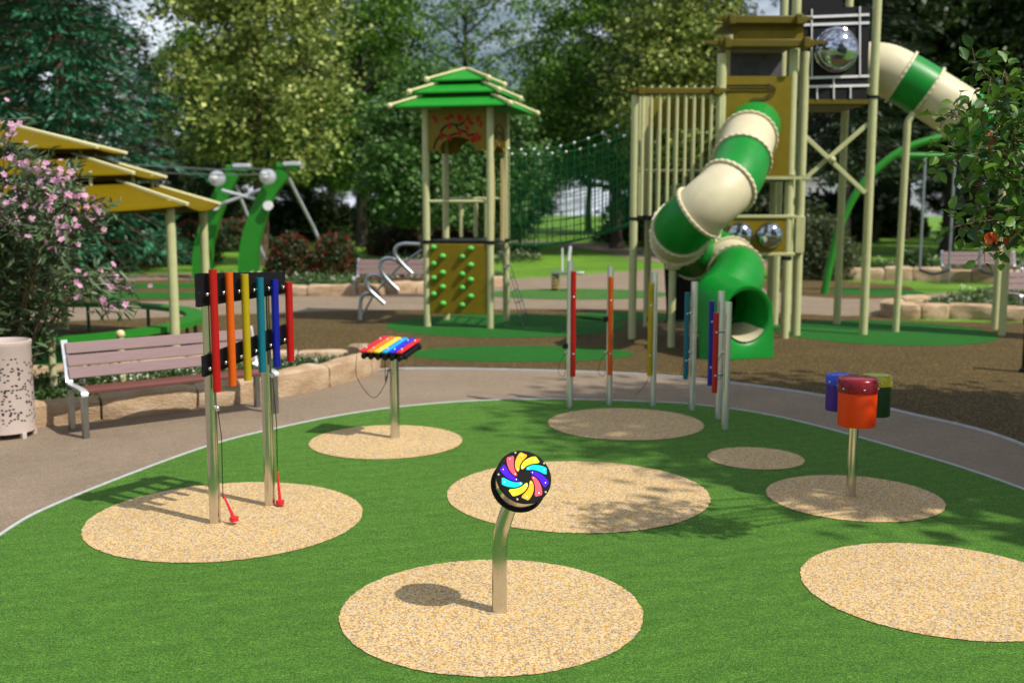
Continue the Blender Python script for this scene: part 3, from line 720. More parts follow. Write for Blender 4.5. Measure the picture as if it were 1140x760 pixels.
# ================================================================== ZIP LINE
for k, (foot, top, drumpx, Y, lab) in enumerate((((226, 311), (262, 189), (243, 199), 30.5, 'left'), ((277, 309), (318, 187), (299, 197), 30.0, 'right'))):
    f0 = at(foot[0], foot[1], Y); root = thing('zip_line_arch', (f0.x, Y, .012), f'curved green zip-line arch with pale pulley disc, {lab} of the pair', 'zip line arch', 'zip line arches')
    c = [(foot[0], foot[1]+4), (foot[0]+1, 278), (foot[0]+9, 245), (foot[0]+22, 214), (top[0]-1, 190)]
    L = spline([at(x, y, Y) for x, y in c], 8); wid = [.29-.10*i/(len(L)-1) for i in range(len(L))]
    l, r = [], []
    for i, q in enumerate(L):
        td = (L[min(i+1, len(L)-1)]-L[max(i-1, 0)]).normalized(); nn = Vector((td.z, 0, -td.x)); l.append(q-nn*wid[i]); r.append(q+nn*wid[i])
    mb = MB().prism([(q.x, q.z) for q in l+r[::-1]], Matrix(((1, 0, 0), (0, 0, 1), (0, 1, 0))), (0, Y-.12, 0), .24); mb.build('arch', 'green_arch', root, bevel=.03)
    hp = at(top[0]+2, top[1]-1, Y); MB().box(hp, (.62, .3, .16), M=Matrix.Rotation(R(8), 3, 'Y')).build('head_bracket', 'green_arch', root, bevel=.04)
    MB().box(hp+Vector((.15, -.02, .08)), (.5, .34, .12)).build('head_plate', 'white_metal', root, bevel=.03)
    d = at(*drumpx, Y-.3); MB().lathe([(.14, 0), (.22, .03), (.22, .09), (.16, .10), (.16, .14), (.21, .15), (.21, .2), (.08, .24)], d, Matrix.Rotation(PI/2, 3, 'X'), 28).build('pulley_disc', 'white_metal', root); MB().lathe([(.09, 0), (.09, .12), (.05, .14)], d-Vector((.05, .2, -.03)), Matrix.Rotation(PI/2, 3, 'X'), 14).build('pulley_hub', 'lattice_white', root)
    n_ = at(drumpx[0]-3 if k == 0 else drumpx[0], 229, Y-.2); MB().lathe([(.13, 0), (.13, .1)], n_, Matrix.Rotation(PI/2, 3, 'X'), 20).build('node_disc', 'lattice_white', root)
    for e in (((258, 196), (303, 309)) if k == 0 else ((318, 192), (350, 255)),):
        MB().cyl(at(*e[0], Y+.3), at(*e[1], Y+1.4), .05, 10).build('strut', 'white_metal', root)
    if k == 1:
        q0 = at(350, 255, Y+1.4); q1 = at(372, 310, Y+1.8); MB().cyl(q0, (q1.x, q1.y, 0), .05, 10).build('strut', 'white_metal', root)
        for e in (((247, 212), (297, 225)), ((241, 229), (297, 209))): MB().cyl(at(*e[0], Y-.1), at(*e[1], Y), .05, 10).build('cross_tie', 'white_metal', root)
root = thing('zip_line_cable', at(243, 196, 29.9), 'twin steel cables strung from the zip-line arches towards the left', 'cable')
for dy, z in ((0, 0), (0, .18)):
    MB().tube([at(-60, 185, 30.4)+Vector((0, dy, z)), at(160, 191.5, 29.8)+Vector((0, dy, z)), at(243, 195, 29.7)+Vector((0, dy, z*.8)), at(300, 194, 29.2)+Vector((0, dy, z*.8))], .018, 6).build('strand', 'galvanised', root)

# ================================================================== LOOP CLIMBER
root = thing('loop_climber', G(401, 355), 'stepped grey tube loops climbing up to the roofed tower', 'loop climber')
loops = [([(401, 356), (401, 340), (403, 330), (409, 326.5), (417, 327)], 19.4), ([(428, 338), (419, 330), (411, 322), (408, 314), (410, 308), (416, 306), (424, 308), (432, 314)], 19.3),
         ([(443.5, 323), (434, 314), (426, 304), (423.5, 296), (425, 290), (432, 287.5), (440, 289), (448, 295)], 19.2), ([(459, 304.5), (449, 295), (441, 285), (440, 278), (443, 273.5), (450, 271.5), (458, 271.5), (468, 272)], 19.1)]
for pts, Y in loops:
    MB().tube(spline([at(x, y, Y-.35) for x, y in pts], 6), .036, 12).build('loop', 'galvanised', root)
sp = spline([at(401, 352, 19.5), at(413, 329, 19.4), at(428, 312, 19.3), at(445, 294, 19.2), at(468, 277, 19.1)], 6)
MB().tube([q+Vector((0, .3, -.03)) for q in sp], .02, 10).build('side_rail', 'galvanised', root)

# ================================================================== ROOFED TOWER
c0 = Vector((-.80, 19.12, .012)); A = Vector((.972, -.234, 0)); B = Vector((.234, .972, 0))
root = thing('roofed_tower', c0, 'play tower with three-tiered bright green roof, blossom panel and climbing wall', 'play tower')
def T(a, b_, z): return Vector((c0.x, c0.y, 0))+A*a+B*b_+Vector((0, 0, z))
H = .575
MT = Matrix((A, B, Vector((0, 0, 1)))).transposed()
for a, b_ in ((-H, -H), (H, -H), (H, H), (-H, H)):
    ps = MB().cyl(T(a, b_, .0), T(a, b_, 3.78), .062, 20).build('post', 'cream_metal', root)
    MB().cyl(T(a, b_, 1.47), T(a, b_, 1.53), .072, 20).build('collar', 'black_plastic', ps)
MB().box(T(0, 0, 1.5), (1.1, 1.1, .06), M=MT).build('deck', 'black_plastic', root, bevel=.01)
for (ei, zi, eo, zo) in ((.62, 3.985, .99, 3.80), (.40, 4.215, .73, 4.05), (.02, 4.49, .49, 4.275)):
    mb = MB(); S = ((-1, -1), (1, -1), (1, 1), (-1, 1))
    mb.V = [T(sx*ei, sy*ei, zi) for sx, sy in S]+[T(sx*eo, sy*eo, zo) for sx, sy in S]+[T(sx*eo, sy*eo, zo-.028) for sx, sy in S]+[T(sx*ei, sy*ei, zi-.05) for sx, sy in S]
    for i in range(4):
        j = (i+1) % 4; mb.F += [[i, i+4, j+4, j], [i+4, i+8, j+8, j+4], [i+8, i+12, j+12, j+8], [i+12, i, j, j+12]]
    tr = mb.build('roof_tier', 'green_bright', root, smooth=False)
    for sx, sy in S:
        hp = MB().beam(T(sx*ei, sy*ei, zi+.02), T(sx*(eo+.06), sy*(eo+.06), zo+.015), .05, .045).build('hip_rib', 'cream_trim', root, bevel=.01)
        MB().ball(T(sx*(eo+.06), sy*(eo+.06), zo+.0), .052, 12).build('knob', 'cream_trim', hp)
    if ei > .1: MB().box(T(0, 0, zi+.0), (2*ei-.1, 2*ei-.1, .22), M=MT).build('roof_neck', 'neck', root)
# arched fascia panels
def arch(w, z0, z1, rise):
    n = 16; hw = w/2; pts = [(-hw, z1), (-hw, z0)]
    for i in range(n+1): a = PI-PI*i/n; pts.append((hw*.62*math.cos(a), z0+rise*math.sin(a)))
    return pts+[(hw, z0), (hw, z1)]
pf = MB().prism(arch(1.03, 3.06, 3.76, .24), Matrix((A, Vector((0, 0, 1)), -B)).transposed(), T(0, -H, 0), .03).build('blossom_panel', 'brown_panel', root)
MB().prism(arch(1.03, 3.06, 3.76, .24), Matrix((A, Vector((0, 0, 1)), -B)).transposed(), T(0, H+.03, 0), .03).build('arched_panel', 'brown_panel', root)
ps_ = MB().prism(arch(1.03, 3.06, 3.76, .1), Matrix((B, Vector((0, 0, 1)), A)).transposed(), T(H-.015, 0, 0), .03).build('arched_panel', 'brown_panel', root)
MB().prism(arch(1.03, 3.06, 3.76, .24), Matrix((B, Vector((0, 0, 1)), A)).transposed(), T(-H-.015, 0, 0), .03).build('arched_panel', 'brown_panel', root)
for r in (.12, .24, .36):
    MB().tube([T(H+.02, r*math.cos(PI*i/14), 3.14+r*1.1*math.sin(PI*i/14)) for i in range(15)], .011, 6).build('arc_motif', 'ink', ps_)
bl = [[(-.42, 3.10), (-.38, 3.22), (-.30, 3.33), (-.27, 3.42), (-.16, 3.50), (-.02, 3.50), (.06, 3.50), (.14, 3.55)], [(-.30, 3.35), (-.20, 3.31), (-.08, 3.33), (0, 3.36)], [(-.02, 3.50), (.02, 3.42), (.14, 3.38), (.22, 3.32), (.3, 3.34)]]
mb = MB()
for l in bl: mb.tube(spline([T(x, -H-.035, z) for x, z in l], 5), .016, 6)
mb.build('branch_motif', 'ink', pf)
mb = MB(); random.seed(3)
for (x, z) in ((-.38, 3.60), (-.18, 3.62), (.02, 3.63), (.06, 3.60), (.20, 3.60), (.24, 3.52), (.36, 3.58), (.40, 3.50), (-.12, 3.48), (.17, 3.45), (-.28, 3.31), (-.12, 3.28), (.02, 3.34), (.04, 3.38), (.2, 3.33), (.34, 3.33), (.40, 3.27), (.26, 3.24), (-.1, 3.66), (.32, 3.26)):
    for _ in range(4): mb.ball(T(x+random.uniform(-.035, .035), -H-.033, z+random.uniform(-.035, .035)), .024, 8)
mb.build('blossom_motif', 'blossom_red', pf)
# rails, gate uprights, climbing wall
for b_ in (-H,): MB().cyl(T(-H, b_, 2.20), T(H, b_, 2.20), .028, 12).build('rail', 'cream_metal', root)
for a in (-.28, .0, .2): MB().cyl(T(a, H, 1.55), T(a, H, 2.25), .04, 12).build('rail_upright', 'cream_metal', root)
MB().cyl(T(-H, H, 2.25), T(H, H, 2.25), .028, 12).build('rail', 'cream_metal', root)
for b_ in (-.42, .30):
    MB().prism([(-.07, 1.5), (.07, 1.5), (.09, 2.5), (.03, 2.95), (-.03, 2.95)], Matrix((B, Vector((0, 0, 1)), A)).transposed(), T(H-.02, b_, 0), .04).build('entry_board', 'tan_metal', root, bevel=.01)
wall = MB().box(T(0, -H-.02, .86), (1.04, .04, 1.22), M=MT).build('climbing_wall', 'brown_panel', root, bevel=.01)
for (x, y) in ((175, 528), (202, 552), (176, 573), (202, 597), (176, 612), (202, 636), (176, 656), (203, 681), (284, 530), (260, 553), (284, 575), (260, 600), (284, 615), (260, 637), (284, 660), (260, 684)):
    q = at(410+x/2.452, 60+y/2.452, 18.55); rel = q-Vector((c0.x, c0.y, 0)); a = rel.dot(A); MB().ball(T(a, -H-.055, q.z), .058, 10, sq=.8).build('climbing_hold', 'hold_green', wall)
# chain ladder at the right of the tower
root = thing('chain_ladder', T(H+.5, .3, 0), 'slanting rope net ladder with silver nodes right of the roofed tower', 'rope ladder')
g0 = lambda a, t_: T(H+.04+.5*t_, -.35+.5*a, 1.48*(1-t_)+.02)
for a in (0, .5, 1): MB().tube([g0(a, t_/6) for t_ in range(7)], .006, 6).build('side_rope', 'rope_grey', root)
for t_ in range(1, 7): MB().tube([g0(0, t_/7), g0(1, t_/7)], .009, 6).build('rung_rope', 'rope_grey', root)
for t_ in range(1, 7):
    for a in (0, .5, 1): MB().ball(g0(a, t_/7), .015, 8).build('node', 'white_metal', root)

# ================================================================== NET BRIDGE
root = thing('net_bridge', T(H+1.3, 0, 1.4), 'sagging green rope net bridge between the roofed tower and the slide tower', 'net bridge')
nseg = 9
def net_side(p0, p1, b0, b1, sagt, sagb):
    mbv, mbh, nodes = MB(), MB(), []
    def top(f): q = p0.lerp(p1, f); q.z -= sagt*4*f*(1-f); return q
    def bot(f): q = b0.lerp(b1, f); q.z -= sagb*4*f*(1-f); return q
    for i in range(nseg+1):
        f = i/nseg; mbv.tube([top(f), top(f).lerp(bot(f), .5)+Vector((0, 0, 0)), bot(f)], .010, 5); nodes.append(top(f))
        if i < nseg:
            for f_ in (.25, .5, .75): f2 = (i+f_)/nseg; mbv.tube([top(f2)-Vector((0, 0, .1)), bot(f2)], .005, 4)
    for r in range(0, 13):
        mbh.tube([top(i/nseg).lerp(bot(i/nseg), r/12) for i in range(nseg+1)], .012 if r in (0, 12) else (.007 if r % 3 == 0 else .005), 5)
    mbv.build('vertical_ropes', 'rope_green', root); mbh.build('horizontal_ropes', 'rope_green', root)
    for q in nodes[::1]: MB().ball(q, .030, 8).build('node', 'white_metal', root)
net_side(at(566, 166, 18.6), at(704, 132, 17.0), at(566, 272, 18.6), at(704, 246, 17.0), .17, .16)
net_side(at(570, 172, 19.8), at(712, 145, 18.3), at(570, 270, 19.8), at(712, 247, 18.3), .14, .14)
mb = MB()
for i in range(nseg+1):
    f = i/nseg; a = at(566, 272, 18.6).lerp(at(704, 246, 17.0), f); b_ = at(570, 270, 19.8).lerp(at(712, 247, 18.3), f); s = .15*4*f*(1-f)
    mb.tube([a-Vector((0, 0, s)), b_-Vector((0, 0, s))], .014, 5)
for k in (2, 4):
    mb.tube([at(566, 272, 18.6).lerp(at(704, 246, 17.0), i/nseg).lerp(at(570, 270, 19.8).lerp(at(712, 247, 18.3), i/nseg), k/5)-Vector((0, 0, .15*4*(i/nseg)*(1-i/nseg))) for i in range(nseg+1)], .012, 5)
mb.build('floor_net', 'rope_green', root)

# ================================================================== SLIDE TOWER
root = thing('slide_tower', (3.3, 17.6, .012), 'tall cream and brown play tower with vertical bars, dome panel and covered platforms', 'play tower')
def post(x, y, z1, r=.062, mat='cream_metal', z0=0):
    o = MB().cyl((x, y, z0), (x, y, z1), r, 20).build('post', mat, root); return o
XA, XB, XC, XD, XE = 1.93, 3.27, 4.40, 4.71, 5.83
F1, B1 = 17.0, 18.5
zt = lambda y, Y: at(570, y, Y).z
post(XA, F1, zt(106, F1)); post(2.38, 18.7, zt(110, 18.7)); post(XB, F1, zt(60, F1), .075); post(XC, F1+.08, zt(55, F1), .07); post(XD-.03, 17.45, zt(55, F1)+.02, .075)
post(3.68, B1, zt(34, F1)+.3, .065); post(XC+.1, B1, zt(34, B1)); post(XD-.05, 18.0, 6.3, .075); post(XE, 17.55, 6.3, .07); post(XD, 19.0, 6.3, .065); post(XE, 19.0, 6.3, .065)
for (x, y, z, r) in ((XA, F1, 1.93, .07), (XC, F1+.08, 1.3, .078), (XC, F1+.08, zt(197, 17), .08), (XD, 17.45, zt(197, 17), .085), (XE, 17.55, zt(108, 17.5), .08)):
    MB().cyl((x, y, z-.025), (x, y, z+.025), r, 20).build('post_collar', 'black_plastic', root)
# cage of bars
z0, z1 = zt(240, F1), zt(96, F1)
for k in range(10):
    x = 2.04+k*.1335; MB().cyl((x, F1-.06, z0+.0), (x, F1-.06, z1), .027, 10).build('cage_bar', 'cream_metal', root)
for k in range(6):
    f = (k+.5)/6; x, y = XA+(2.38-XA)*f, F1+(18.7-F1)*f; MB().cyl((x, y, z0), (x, y, z1-.02), .03, 10).build('cage_bar', 'cream_metal' if k % 2 else 'tan_metal', root)
for k in range(9):
    x = 2.5+k*.1; 
    if k % 3 == 0: MB().cyl((x, 18.6, z0), (x, 18.6, z1-.4), .027, 10).build('cage_bar', 'cream_metal', root)
for y_ in (106, 190): MB().cyl((XA, F1-.0, zt(y_, F1)), (XB, F1-.0, zt(y_, F1)), .022, 8).build('cage_rail', 'cream_metal', root)
MB().box(((XA+XB)/2+.1, 17.75, z0-.04), (XB-XA-.1, 1.5, .08)).build('deck', 'black_plastic', root)
MB().box(((XA+XB)/2+.25, 18.45, (zt(108, 18.5)+zt(145, 18.5))/2), (1.0, .04, .5)).build('rear_panel', 'brown_panel', root)
def roofbeam(x0, x1, y, z, h, ext, nm='eave_beam'):
    bm_ = MB().box(((x0+x1)/2, y, z), (x1-x0, .16, h)).build(nm, 'brown_beam', root, bevel=.015)
    for s, x in ((-1, x0+.12), (1, x1-.12)):
        MB().box((x, y-.02, z), (.10, .24, h*1.35)).build('beam_clamp', 'brown_beam', bm_, bevel=.015)
        MB().prism([(0, -h*.35), (s*ext, h*.05), (s*ext, h*.35), (0, h*.5)], Matrix(((1, 0, 0), (0, 0, 1), (0, 1, 0))), (x, y-.05, z), .1).build('beam_tip', 'brown_beam', bm_)
roofbeam(XA-.05, XB+.02, F1-.03, zt(102, F1), .10, .22)
# roof of the middle platform
zl = zt(50, F1); zu = zt(24, F1)
roofbeam(XB-.08, XC+.24, F1-.11, zl, .12, .34); roofbeam(XB-.02, XC+.12, F1-.1, zu, .12, .22)
mb = MB(); mb.box(((XB+XC)/2+.08, 17.7, zl+.03), (XC-XB-.05, 1.3, .05)); mb.box(((XB+XC)/2+.08, 17.7, zu+.03), (XC-XB-.05, 1.3, .05)); mb.build('roof_slab', 'brown_beam', root, bevel=.01)
fr_ = MB().box(((XB+XC)/2+.13, F1-.04, (zl+zu)/2), (XC-XB-.05, .05, zu-zl)).build('roof_fascia', 'brown_panel', root)
x0, x1 = XB+.16, XC-.12
pm = MB().prism([(x0-.1, zt(196, F1)), (x1+.08, zt(196, F1)), (x1+.08, zt(85, F1)), (x0-.1, zt(85, F1))], Matrix(((1, 0, 0), (0, 0, 1), (0, 1, 0))), (0, F1-.02, 0), .04,
          ).build('slide_panel', 'brown_panel', root)
mo = MB(); q = lambda x, y: Vector((at(x, y, F1-.03).x, F1-.026, at(x, y, F1-.03).z))
for d in (0, 3.2, 6.4):
    mo.tube(spline([q(800+d, 88), q(801+d, 96-d*.2), q(806+d, 101-d), q(830, 101-d), q(855, 101-d), q(862-d*.3, 96), ], 5), .012, 6)
    mo.tube(spline([q(855, 93+d), q(863-d*.8, 98), q(860-d*.4, 107-d*.7), q(850, 111-d*.3), q(838, 112-d*.3), q(830+d*.3, 117)], 5), .012, 6)
mo.build('maze_motif', 'groove', pm)
mo = MB()
for d in (0, .04, .08):
    mo.tube(spline([Vector((XB+.12+d, F1-.068, zl+.15)), Vector((XB+.12+d, F1-.068, zl+.27-d)), Vector((XB+.3, F1-.068, zl+.30-d)), Vector((XC-.2, F1-.068, zl+.30-d)), Vector((XC+.05-d, F1-.068, zl+.30-d))], 5), .01, 6)
mo.build('maze_motif', 'groove', fr_)
MB().box(((XB+XC)/2, F1+.6, (zt(57, F1)+zt(85, F1))/2), (XC-XB-.1, .03, zt(57, F1)-zt(85, F1)+.1)).build('mesh_screen', 'screen', root)
MB().box((XB+.11, F1+.1, (zt(57, F1)+zt(86, F1))/2), (.06, .06, .45)).build('inner_upright', 'tan_metal', root)
MB().box(((XB+XC)/2, 17.75, zt(199, F1)), (XC-XB, 1.5, .07)).build('deck', 'green_dark', root)
MB().box(((XB+XC)/2+.1, F1, zt(198, F1)), (XC-XB+.4, .06, .05)).build('deck_edge', 'cream_metal', root)
# low panel with two bubble windows
zb0, zb1 = zt(283, F1), zt(241, F1)
bp = MB().box((XC-.45, F1+.05, (zb0+zb1)/2), (1.0, .05, zb1-zb0-.02)).build('bubble_panel', 'brown_panel', root)
for z in (zb0, zb1): MB().box((XC-.42, F1+.04, z), (1.06, .08, .05)).build('panel_rail', 'cream_metal', root, bevel=.008)
for x in (824, 857):
    c = at(x, 262, F1); w = MB().lathe([(.215*math.cos(R(a)), .16*math.sin(R(a))) for a in range(0, 89, 8)], (c.x, F1+.02, c.z), Matrix.Rotation(PI/2, 3, 'X'), 28).build('bubble_window', 'dome_mirror', root)
    for k in range(10): a = 2*PI*k/10; MB().ball((c.x+.2*math.cos(a), F1+.015, c.z+.2*math.sin(a)), .014, 6).build('bolt', 'white_metal', w)
MB().box((at(889, 260, 17.4).x, 17.36, (zb0+zb1)/2), (.15, .12, zb1-zb0), ).build('cable_box', 'cream_metal', root, bevel=.01)
MB().cyl((XB+.05, F1+1.2, 0), (XB+.05, F1+1.2, 2.6), .06, 16).build('post', 'cream_metal', root)
# upper platform with dome panel
YP = 17.5; xl, xr = at(893, 50, YP).x, at(967, 50, YP).x
zb, zt_ = zt(111, YP), zt(8, YP)
dp = MB().box(((xl+xr)/2, YP, (zb+zt_)/2), (xr-xl, .04, zt_-zb)).build('dome_panel', 'black_panel', root)
mb = MB(); Lx = lambda a, b_: Vector((at(a, b_, YP).x, YP-.032, at(a, b_, YP).z))
for a, b_ in (((893, 20), (967, 17)), ((893, 28.5), (967, 26)), ((893, 87.5), (967, 85)), ((893, 97), (967, 95.5)), ((903, 11), (903, 86)), ((956.5, 8), (956.5, 85)), ((927.5, 86), (927.5, 111)), ((909, 98), (909, 111)), ((946, 97), (946, 110))):
    mb.beam(Lx(*a), Lx(*b_), .018, .038)
mb.build('lattice', 'lattice_white', dp)
c = at(930, 56, YP); MB().lathe([(.355, 0), (.355, .02), (.335, .03)]+[(.335*math.cos(R(a)), .03+.26*math.sin(R(a))) for a in range(4, 89, 7)], (c.x, YP-.03, c.z), Matrix.Rotation(PI/2, 3, 'X'), 40).build('viewing_dome', 'dome_mirror', root)
MB().box(((xl+xr)/2, 18.3, zt(114, YP)), (xr-xl, 1.5, .09)).build('deck', 'brown_beam', root); MB().box(((xl+xr)/2, YP, zt(113.5, YP)), (xr-xl+.06, .07, .07)).build('deck_edge', 'brown_beam', root)
MB().box(((xl+xr)/2, 19.0, (zb+zt_)/2+.2), (xr-xl, .05, zt_-zb+.6)).build('rear_panel', 'black_panel', root)
for a, b_, dy in (((890, 146), (963, 215), 0), ((966, 138), (888, 206), .07)):
    MB().beam(at(*a, YP+dy), at(*b_, YP+dy), .05, .07).build('cross_brace', 'cream_metal', root, bevel=.008)
MB().ball(at(926.5, 178, YP-.03), .06, 12).build('brace_node', 'cream_metal', root)
MB().cyl((6.50, 17.92, 0), tuple(at(1010.5, 135, 17.92)), .058, 16).build('post', 'cream_metal', root)
MB().cyl(tuple(at(1010.5, 136, 17.92)), tuple(at(1017, 126, 17.92)), .058, 16).build('slide_arm', 'cream_metal', root)
# black panel under the cage
MB().prism([(at(744, 285, 17.6).x, .25), (at(792, 285, 17.6).x, .25), (at(792, 285, 17.6).x, zt(283, 17.6)), (at(739, 285, 17.6).x, zt(283, 17.6))], Matrix(((1, 0, 0), (0, 0, 1), (0, 1, 0))), (0, 17.6, 0), .04).build('under_panel', 'black_panel', root)
for z in (.24, 1.0, zt(283, 17.6)): MB().cyl((at(740, 285, 17.55).x, 17.55, z), (at(793, 285, 17.55).x, 17.55, z), .018, 8).build('panel_rail', 'green_dark', root)

# ================================================================== TUBE SLIDES
def flange(root, c, ax, r, mat, n=84):
    ax = ax.normalized(); uu = ax.orthogonal().normalized(); ww = ax.cross(uu); mb = MB(); prof = ((-.022, 0), (-.022, .034), (-.006, .04), (.006, .04), (.022, .034), (.022, 0))
    for i in range(n):
        a = 2*PI*i/n; k = 1 if i % 3 < 2 else .62
        for dx, dr in prof: mb.V.append(c+ax*dx+(uu*math.cos(a)+ww*math.sin(a))*(r-.01+dr*k+(.012 if dr else 0)))
    m = len(prof)
    for i in range(n):
        a = m*i; b_ = m*((i+1) % n)
        for j in range(m-1): mb.F.append([a+j, b_+j, b_+j+1, a+j+1])
    mb.build('flange', mat, root)
def slide(root, ctrl, r, cuts, colours, n=40):
    L = spline(ctrl, 12); N_ = len(L)-1
    idx = [int(round(c*N_/(len(ctrl)-1))) for c in cuts]
    for k in range(len(idx)-1):
        seg = L[idx[k]:idx[k+1]+1]; mb = MB(); mb.tube(seg, r*(1.0 if colours[k] == 'g' else .985), n, caps=False); 
        mb.build('tube_section', 'green_plastic' if colours[k] == 'g' else 'cream_plastic', root, angle=70)
        if k: flange(root, L[idx[k]], L[min(idx[k]+1, N_)]-L[idx[k]-1], r, 'cream_plastic' if 'c' in (colours[k], ) or k == 1 else ('green_plastic' if colours[k-1] == 'g' and colours[k] == 'g' else 'cream_plastic'))
    return L
root = thing('spiral_tube_slide', (3.1, 15.2, .012), 'green and cream spiral tube slide winding down in front of the tower', 'tube slide')
ctrl = [at(841, 141, 17.2), at(836, 147, 16.75), at(829, 168, 16.1), at(817, 200, 15.5), at(788, 228, 15.2), at(760, 252, 15.5), at(756, 266, 16.1), at(770, 280, 16.75), at(794, 284, 16.95), at(812, 294, 16.6), at(820, 310, 16.0), Vector((at(832, 352, 14.75).x-.34*.78, 14.75+.94*.78, .76)), Vector((at(832, 352, 14.75).x-.34*.6, 14.75+.94*.6, .72))]
slide(root, ctrl, .405, [0, 1.4, 2.3, 3.25, 4.3, 5.15, 5.9, 7.2, 7.9, 8.9, 9.6, 12], 'gcgcgcgcgcg')
# exit hood
n_ = Vector((.34, -.94, 0)).normalized(); uu = Vector((-n_.y, n_.x, 0)); hc = at(832, 352, 14.75); hc.z = 0
def loop_front(hw, top, zc_, flare, m=48):
    P_ = []
    for i in range(m):
        a = -PI/2 + 2*PI*i/m; x, z = math.cos(a), math.sin(a)
        if z >= 0: P_.append((hw*x, zc_+(top-zc_)*z))
        else: P_.append(((hw+flare*min(1, -z*1.4))*(x/max(abs(x), abs(z)) if abs(x) < abs(z) else math.copysign(1, x)), zc_*(1-min(1, -z/max(abs(x), abs(z))*1)) if abs(z) < abs(x) else 0.0))
    return P_
zc_ = .60; out_f = loop_front(.43, 1.06, zc_, .03); out_b = [(.425*math.cos(-PI/2+2*PI*i/48), zc_+.16+.425*math.sin(-PI/2+2*PI*i/48)) for i in range(48)]
hole = [(.36*math.cos(-PI/2+2*PI*i/48), zc_+.0+.36*math.sin(-PI/2+2*PI*i/48)*1.04) for i in range(48)]
back_base = loop_front(.46, 1.07, zc_, .14)
rings = [(out_b, -.75), ([(a[0]*.5+b_[0]*.5, a[1]*.55+b_[1]*.45) for a, b_ in zip(out_b, back_base)], -.55), (back_base, -.25), (out_f, -.04), ([(p_[0]*.97, zc_+(p_[1]-zc_)*.97+.0) for p_ in out_f], .0), ([(p_[0]*1.12, zc_+(p_[1]-zc_)*1.12) for p_ in hole], .0), (hole, -.03), ([(p_[0]*.94, p_[1]+.02) for p_ in hole], -.3), ([(p_[0]*.92, p_[1]+.09) for p_ in hole], -.75)]
mb = MB()
for P_, d in rings:
    for (x, z) in P_: mb.V.append(Vector((hc.x, hc.y, 0))+uu*x+n_*d+Vector((0, 0, max(.012, z))))
for k in range(len(rings)-1):
    for j in range(48): a = k*48; mb.F.append([a+j, a+(j+1) % 48, a+48+(j+1) % 48, a+48+j])
mb.build('exit_hood', 'green_plastic', root, angle=50)
mb = MB()      # pale sliding floor inside the mouth
for i in range(9):
    d = -.02-.9*i/8
    for j in range(15): a = R(-90-56+112*j/14); mb.V.append(Vector((hc.x, hc.y, 0))+uu*(.35*math.cos(a))+n_*d+Vector((0, 0, zc_+.012+.012*i+.355*math.sin(a)*1.0)))
for i in range(8):
    for j in range(14): a = i*15+j; mb.F.append([a, a+1, a+16, a+15])
mb.build('sliding_floor', 'cream_plastic', root)
q = G(747, 387); sup = MB().cyl((q.x, q.y, 0), (q.x, q.y, zt(300, q.y)), .055, 16).build('support_post', 'cream_metal', root); MB().box((q.x, q.y, zt(294, q.y)), (.22, .16, .16)).build('saddle', 'cream_metal', root, bevel=.02)

root = thing('long_tube_slide', (8, 17.6, .012), 'green and cream tube slide dropping to the right from the high platform', 'tube slide')
ctrl = [at(962, 76, 18.4), at(985, 78, 18.3), at(1010, 90, 18.2), at(1040, 108, 18.1), at(1075, 130, 18.0), at(1110, 152, 17.8), at(1150, 182, 17.4), at(1200, 225, 17.0), at(1250, 270, 16.6), at(1300, 318, 16.2), at(1335, 338, 15.8)]
slide(root, ctrl, .43, [0, 1.75, 2.75, 3.8, 4.9, 5.6, 6.6, 7.6, 8.6, 10], 'cgcgcgcgcg'[:9])
for (x, y, yt) in ((1115, 374, 168), (1107, 367, 168)):
    q = G(x, y); MB().cyl(q, (q.x, q.y, zt(yt, q.y)), .06, 16).build('support_post', 'cream_metal', root)
q = G(1290, 372); MB().cyl(q, (q.x, q.y, 1.0), .06, 16).build('support_post', 'cream_metal', root)

# ================================================================== SWING FRAME
YS = 25.3
root = thing('swing_frame', (9.5, YS, .012), 'green arched swing frame with hanging chains behind the right-hand posts', 'swing')
ar = spline([at(917, 329, YS), at(925, 290, YS), at(938, 245, YS), at(962, 203, YS), at(1000, 170, YS), at(1040, 155, YS), at(1085, 150, YS), at(1135, 155, YS), at(1190, 175, YS), at(1235, 215, YS), at(1260, 270, YS), at(1268, 329, YS)], 6)
MB().tube(ar, .09, 14).build('arch', 'green_dark' if False else 'green_arch', root)
MB().cyl(at(998, 173, YS), at(1190, 177, YS), .075, 14).build('top_bar', 'green_arch', root)
for x0_, x1_ in ((1030, 1063), (1097, 1130), (1160, 1190)):
    zs = zt(300, YS); a, b_ = at(x0_, 177, YS), at(x1_, 177, YS)
    for q in (a, b_): MB().cyl(q, (q.x, q.y, zs), .032, 8).build('chain', 'galvanised', root); MB().ball(q, .06, 8).build('hanger', 'white_metal', root)
    MB().tube([Vector((a.x+(b_.x-a.x)*i/6, YS, zs-.10*math.sin(PI*i/6))) for i in range(7)], .035, 8).build('swing_seat', 'belt', root)

